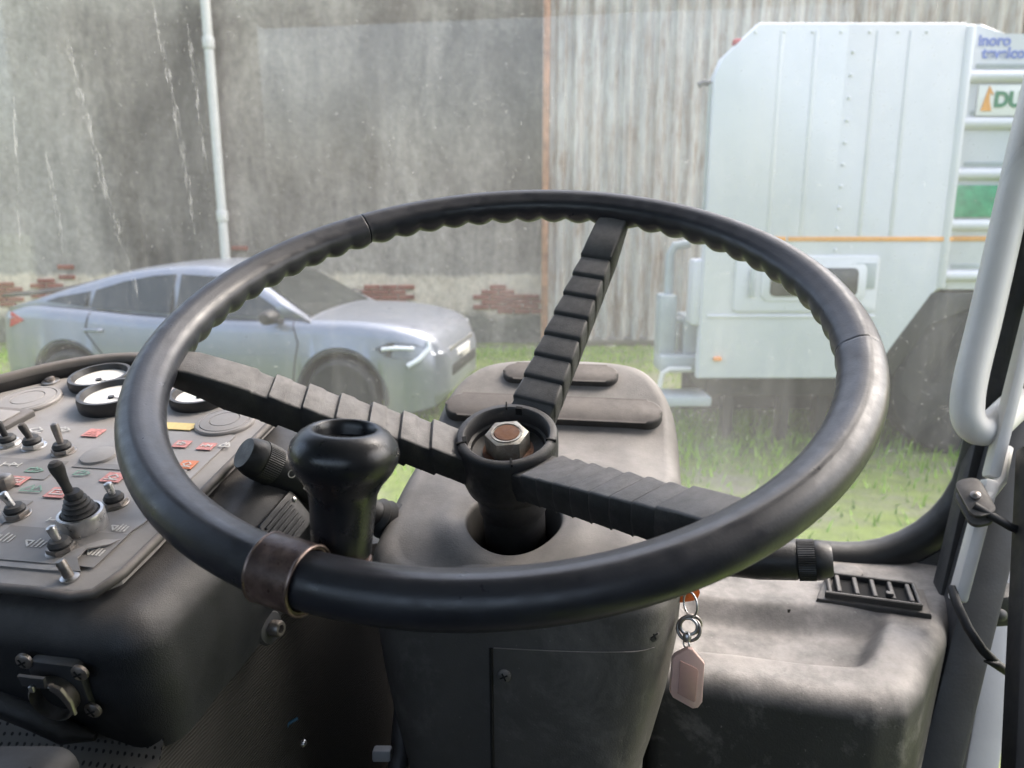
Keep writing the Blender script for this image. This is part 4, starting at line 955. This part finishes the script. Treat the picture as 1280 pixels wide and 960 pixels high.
# ------------------------------------------------------------------ lower console (engine cover) and footwell
ec = thing('engine_cover', (-.6, .6, .75), 'grey perforated vinyl engine cover below the control console', 'cover')
b = B(); Pn = [[], [], [], [], []]
for k in range(25):
    x = -1.0 + .728 * k / 24
    bul = .012 * math.exp(-((x + .42) / .05) ** 2)
    for r_, (y, z) in zip(Pn, ((.372, 1.53), (.352 - bul, 1.487), (.315 - bul, 1.460), (.24 - bul, 1.425), (.20, 1.30))): r_.append(Vector((x, y, z)))
b.grid(Pn); b.build('front_skin', 'perf', ec, 50)
B().pts([(-.274, .372, 1.53), (-.273, .352, 1.487), (-.273, .315, 1.460), (-.272, .24, 1.425), (-.270, .20, 1.30), (-.262, .20, .75), (-.23, .9, .75), (-.245, .9, 1.40), (-.262, .62, 1.50)], [tuple(range(9))]).build('side_skin', 'ribbed', ec, 0)
B().pts([(-1.0, .372, 1.53), (-.278, .372, 1.53), (-.262, .62, 1.50), (-1.0, .62, 1.50), (-.245, .9, 1.40), (-1.0, .9, 1.40)], [(0, 1, 2, 3), (3, 2, 4, 5)]).build('top_skin', 'black', ec, 0)
tube_l = thing('bracket', at(20, 950, .42), 'black moulded bracket against the perforated engine cover', 'bracket')
B().prism(rrect(.09, .05, .012, 5), -.01, .012, axis(at(-35, 1012, .36), -FW, RT), .005).build('plate', 'black', tube_l)
pd = thing('pedal', (-.15, .62, 1.12), 'dark pedal arm in the shadow beside the column cover', 'pedal')
B().tube([at(505, 880, .70), at(500, 940, .68), at(490, 1010, .66)], .009, 10).build('arm', 'dpaint', pd, 60); B().box((0, 0, 0), (.016, .012, .010), axis(at(478, 942, .66), UP, RT), .002).build('stop_block', 'gpaint', pd)
hc = thing('wiring_loom', (-.22, .55, 1.2), 'black connector with a thin blue cable in the footwell', 'cable')
B().box((0, 0, 0), (.018, .018, .026), axis(at(368, 935, .64), UP, RT), .003).build('connector', 'black', hc); B().tube([at(352, 945, .60), at(353, 922, .60), at(360, 905, .60), at(372, 898, .605)], .0013, 8).build('blue_cable', 'blue', hc, 60)
B().lathe([(.0025, 0), (.002, .004), (0, .005)], 12, axis(at(380, 928, .60), -FW)).build('stud', 'chrome', hc)

# ------------------------------------------------------------------ steering wheel
WC = Vector((-.0974, .498, 1.7234)); tl_ = R(22.0)
WU = Vector((1, 0, 0)); WV = Vector((0, math.cos(tl_), math.sin(tl_))); WN = Vector((0, -math.sin(tl_), math.cos(tl_)))
WMX = frame(WC, WU, WV, WN)
sw = thing('steering_wheel', WC - WN * .12, 'large black three-spoke steering wheel with ridged spokes', 'steering wheel')
RR, TR = .2247, .0132
NB = 62
ths = [2 * math.pi * k / (NB * 10) for k in range(NB * 10)]
CR = R(131.5)
ths += [CR + d for d in (-.008, -.0055, -.0035, -.0015, 0, .0015, .0035, .0055, .008)] + [R(356) + d for d in (-.01, -.006, -.003, 0, .003, .006, .01)]
ths = sorted(ths); rows = []
NS = 40
for th in ths:
    row = []; c, s_ = math.cos(th), math.sin(th); deg = math.degrees(th) % 360
    grip = 1. if deg < 186 or deg > 330 else .25
    dcr = abs(th - CR); crack = .0016 * max(0, 1 - dcr / .0035) + .0004 * max(0, 1 - abs(th - R(356)) / .006)
    for k in range(NS):
        ph = 2 * math.pi * k / NS; cp, sp = math.cos(ph), math.sin(ph)
        r = TR
        r += .0010 * abs(cp) ** 3 * (1 if cp < 0 else .6)
        d1 = (ph - R(125) + math.pi) % (2 * math.pi) - math.pi; r -= .0011 * math.exp(-(d1 / .38) ** 2)          # flat worn on the inner top
        d3 = (ph - R(82) + math.pi) % (2 * math.pi) - math.pi; r += .0005 * math.exp(-(d3 / .10) ** 2)           # moulding line
        d2 = (ph - R(238) + math.pi) % (2 * math.pi) - math.pi; r += grip * .0037 * (abs(math.cos(NB * th / 2)) ** 1.0 - .45) * math.exp(-(d2 / .7) ** 2)
        r -= crack
        row.append(WMX @ Vector(((RR + r * cp) * c, (RR + r * cp) * s_, r * sp)))
    rows.append(row)
rows.append(rows[0])
b = B(); b.grid(rows, True); bmesh.ops.remove_doubles(b.bm, verts=b.bm.verts, dist=1e-7); b.build('rim', 'rim', sw, 70)
def spoke(deg, kind):
    a = R(deg); er = WU * math.cos(a) + WV * math.sin(a); et = WN.cross(er)
    r0, r1 = .030, .2215; prof = []
    def base(r): return -.090 + (r - .036) * (.089 / .176) if r < .212 else -.001
    n = 7 if kind == 'saw' else 12; rs0, rs1 = .044, (.172 if kind == 'saw' else .168); step = (rs1 - rs0) / n
    prof.append((r0, base(r0) - .002, 1.))
    for k in range(n):
        q0 = rs0 + step * k; q1 = q0 + step
        if kind == 'saw': prof += [(q0, base(q0) - .0020, .965), (q0 + .0006, base(q0) - .0006, .99), (q0 + .0011, base(q0) + .0008, 1.02), (q0 + .0022, base(q0) + .0014, 1.03), (q0 + .0040, base(q0) + .0014 + .001, 1.03), (q1 - .0012, base(q1) - .0016, .985), (q1 - .0004, base(q1) - .0020, .97)]
        else:
            hi = k % 2 == 0; o_ = .0011 if hi else -.0011; wd = 1.025 if hi else .965; prof += [(q0 + .0004, base(q0) + o_ * .5, 1.), (q0 + .0012, base(q0) + o_, wd), (q1 - .0012, base(q1) + o_ * .9, wd), (q1 - .0004, base(q1) + o_ * .5, 1.)]
    prof += [(rs1 + .0006, base(rs1) + .0015, 1.04), (.19, base(.19) + .001, 1.06), (.204, base(.204) + .0005, 1.08), (r1, base(r1) + .001, 1.0)]
    rows = []
    for r, z, wd in prof:
        w = (.0120 + (.007 * (1 - r / .22))) * wd; th_ = .026 if r < .19 else .026 - (r - .19) * .35; bv = .0016
        sec = [(-w * .86, z - th_), (-w, z - th_ * .5), (-w, z - bv), (-w + bv * .5, z - bv * .3), (-w + bv * 1.3, z), (w - bv * 1.3, z), (w - bv * .5, z - bv * .3), (w, z - bv), (w, z - th_ * .5), (w * .86, z - th_)]
        rows.append([WC + er * r + et * x + WN * zz for x, zz in sec])
    b = B(); b.grid(rows, True); b.bm.verts.ensure_lookup_table(); m_ = len(rows[0])
    b.bm.faces.new([b.bm.verts[i] for i in range(m_)]); b.bm.faces.new([b.bm.verts[len(b.bm.verts) - m_ + i] for i in range(m_)])
    b.build('spoke', 'spoke', sw, 48)
spoke(72, 'saw'); spoke(192, 'block'); spoke(312, 'saw')
HM = WMX @ Matrix.Translation((0, 0, -.086))
hub = B().lathe([(.022, -.075), (.0265, -.07), (.0275, -.05), (.034, -.044), (.0365, -.035), (.0375, -.004), (.0368, -.0005), (.0352, .0008), (.0318, .0008), (.0305, -.0005), (.0295, -.011), (.0275, -.012), (.0268, -.0155), (.022, -.017), (.0, -.0175)], 64, HM, False).build('hub', 'hub', sw, 40)
for a in (100, 205, 350, 285): B().box((.0338, 0, .0004), (.0075, .0012, .0022), HM @ Matrix.Rotation(R(a), 4, 'Z')).build('crack', 'hole', hub, 0)
for a in (82, 198): B().box((.0312, 0, -.002), (.003, .005, .006), HM @ Matrix.Rotation(R(a), 4, 'Z')).build('notch', 'hole', hub, 0)
B().lathe([(.0185, -.017), (.019, -.0155), (.0135, -.0145)], 32, HM).build('washer', 'rust', hub)
nut = bmesh.new()
B().prism([(.0165 * math.cos(R(60 * k + 12)), .0165 * math.sin(R(60 * k + 12))) for k in range(6)], -.0148, .0005, HM, .0014, 2).build('hex_nut', 'steel', hub, 25)
B().lathe([(.0118, .0), (.0116, .0012), (.0102, .0012), (.0100, -.0004), (.0, -.0006)], 32, HM, False).build('nut_chamfer_ring', 'steel', hub)
B().lathe([(.0098, .0002), (.0090, .0010), (.0, .0014)], 28, HM).build('bolt_end', 'rust', hub)
B().lathe([(.0225, -.115), (.0245, -.112), (.0245, -.072), (.020, -.070)], 40, HM).build('column_sleeve', 'stalk', sw)
B().lathe([(.015, -.2), (.015, -.1)], 24, HM).build('shaft', 'dullsteel', sw)

# ------------------------------------------------------------------ spinner knob clamped to the rim
kb = thing('spinner_knob', at(428, 690, .372), 'glossy black spinner knob on a brown metal clamp band round the rim', 'steering knob')
BA = R(255.3); bc = WC + RR * (WU * math.cos(BA) + WV * math.sin(BA)); bt_ = (-WU * math.sin(BA) + WV * math.cos(BA)); er = WU * math.cos(BA) + WV * math.sin(BA)
bm_ = axis(bc, bt_, er); hw = .0115; ro, ri = .0162, .0143
B().lathe([(ri, -hw), (ro - .0006, -hw), (ro, -hw + .0008), (ro, hw - .0008), (ro - .0006, hw), (ri, hw), (ri, -hw)], 56, bm_, False).build('clamp_band', 'band', kb, 35)
for z in (-hw, hw): B().tube([bm_ @ Vector(((ro - .0004) * math.cos(2 * math.pi * k / 48), (ro - .0004) * math.sin(2 * math.pi * k / 48), z)) for k in range(48)], .0008, 6, True).build('worn_edge', 'bandedge', kb, 60)
kb0 = at(427, 692, .372); ka = (at(431, 545, .359) - kb0).normalized()
bs = kb0 - bc
B().prism(rrect(.036, .020, .005, 4), -.0045, -.0005, axis(kb0 - (kb0 - bc) * .18, ka, RT), .001).build('bracket', 'band', kb)
km = axis(kb0, ka, RT)
B().lathe([(.0085, -.006), (.0085, .001)], 20, km).build('pivot_collar', 'dullsteel', kb)
B().lathe([(.0132, 0), (.0142, .0012), (.0150, .014), (.0157, .026), (.0163, .0315), (.0185, .0365), (.0228, .0425), (.0252, .0475), (.0258, .0515), (.0246, .0560), (.0210, .0605), (.0172, .0630), (.0153, .0634), (.0142, .0624), (.0136, .0595), (.0128, .0565), (.0, .0558)], 64, km).build('knob', 'knob', kb, 60)
#@@ END
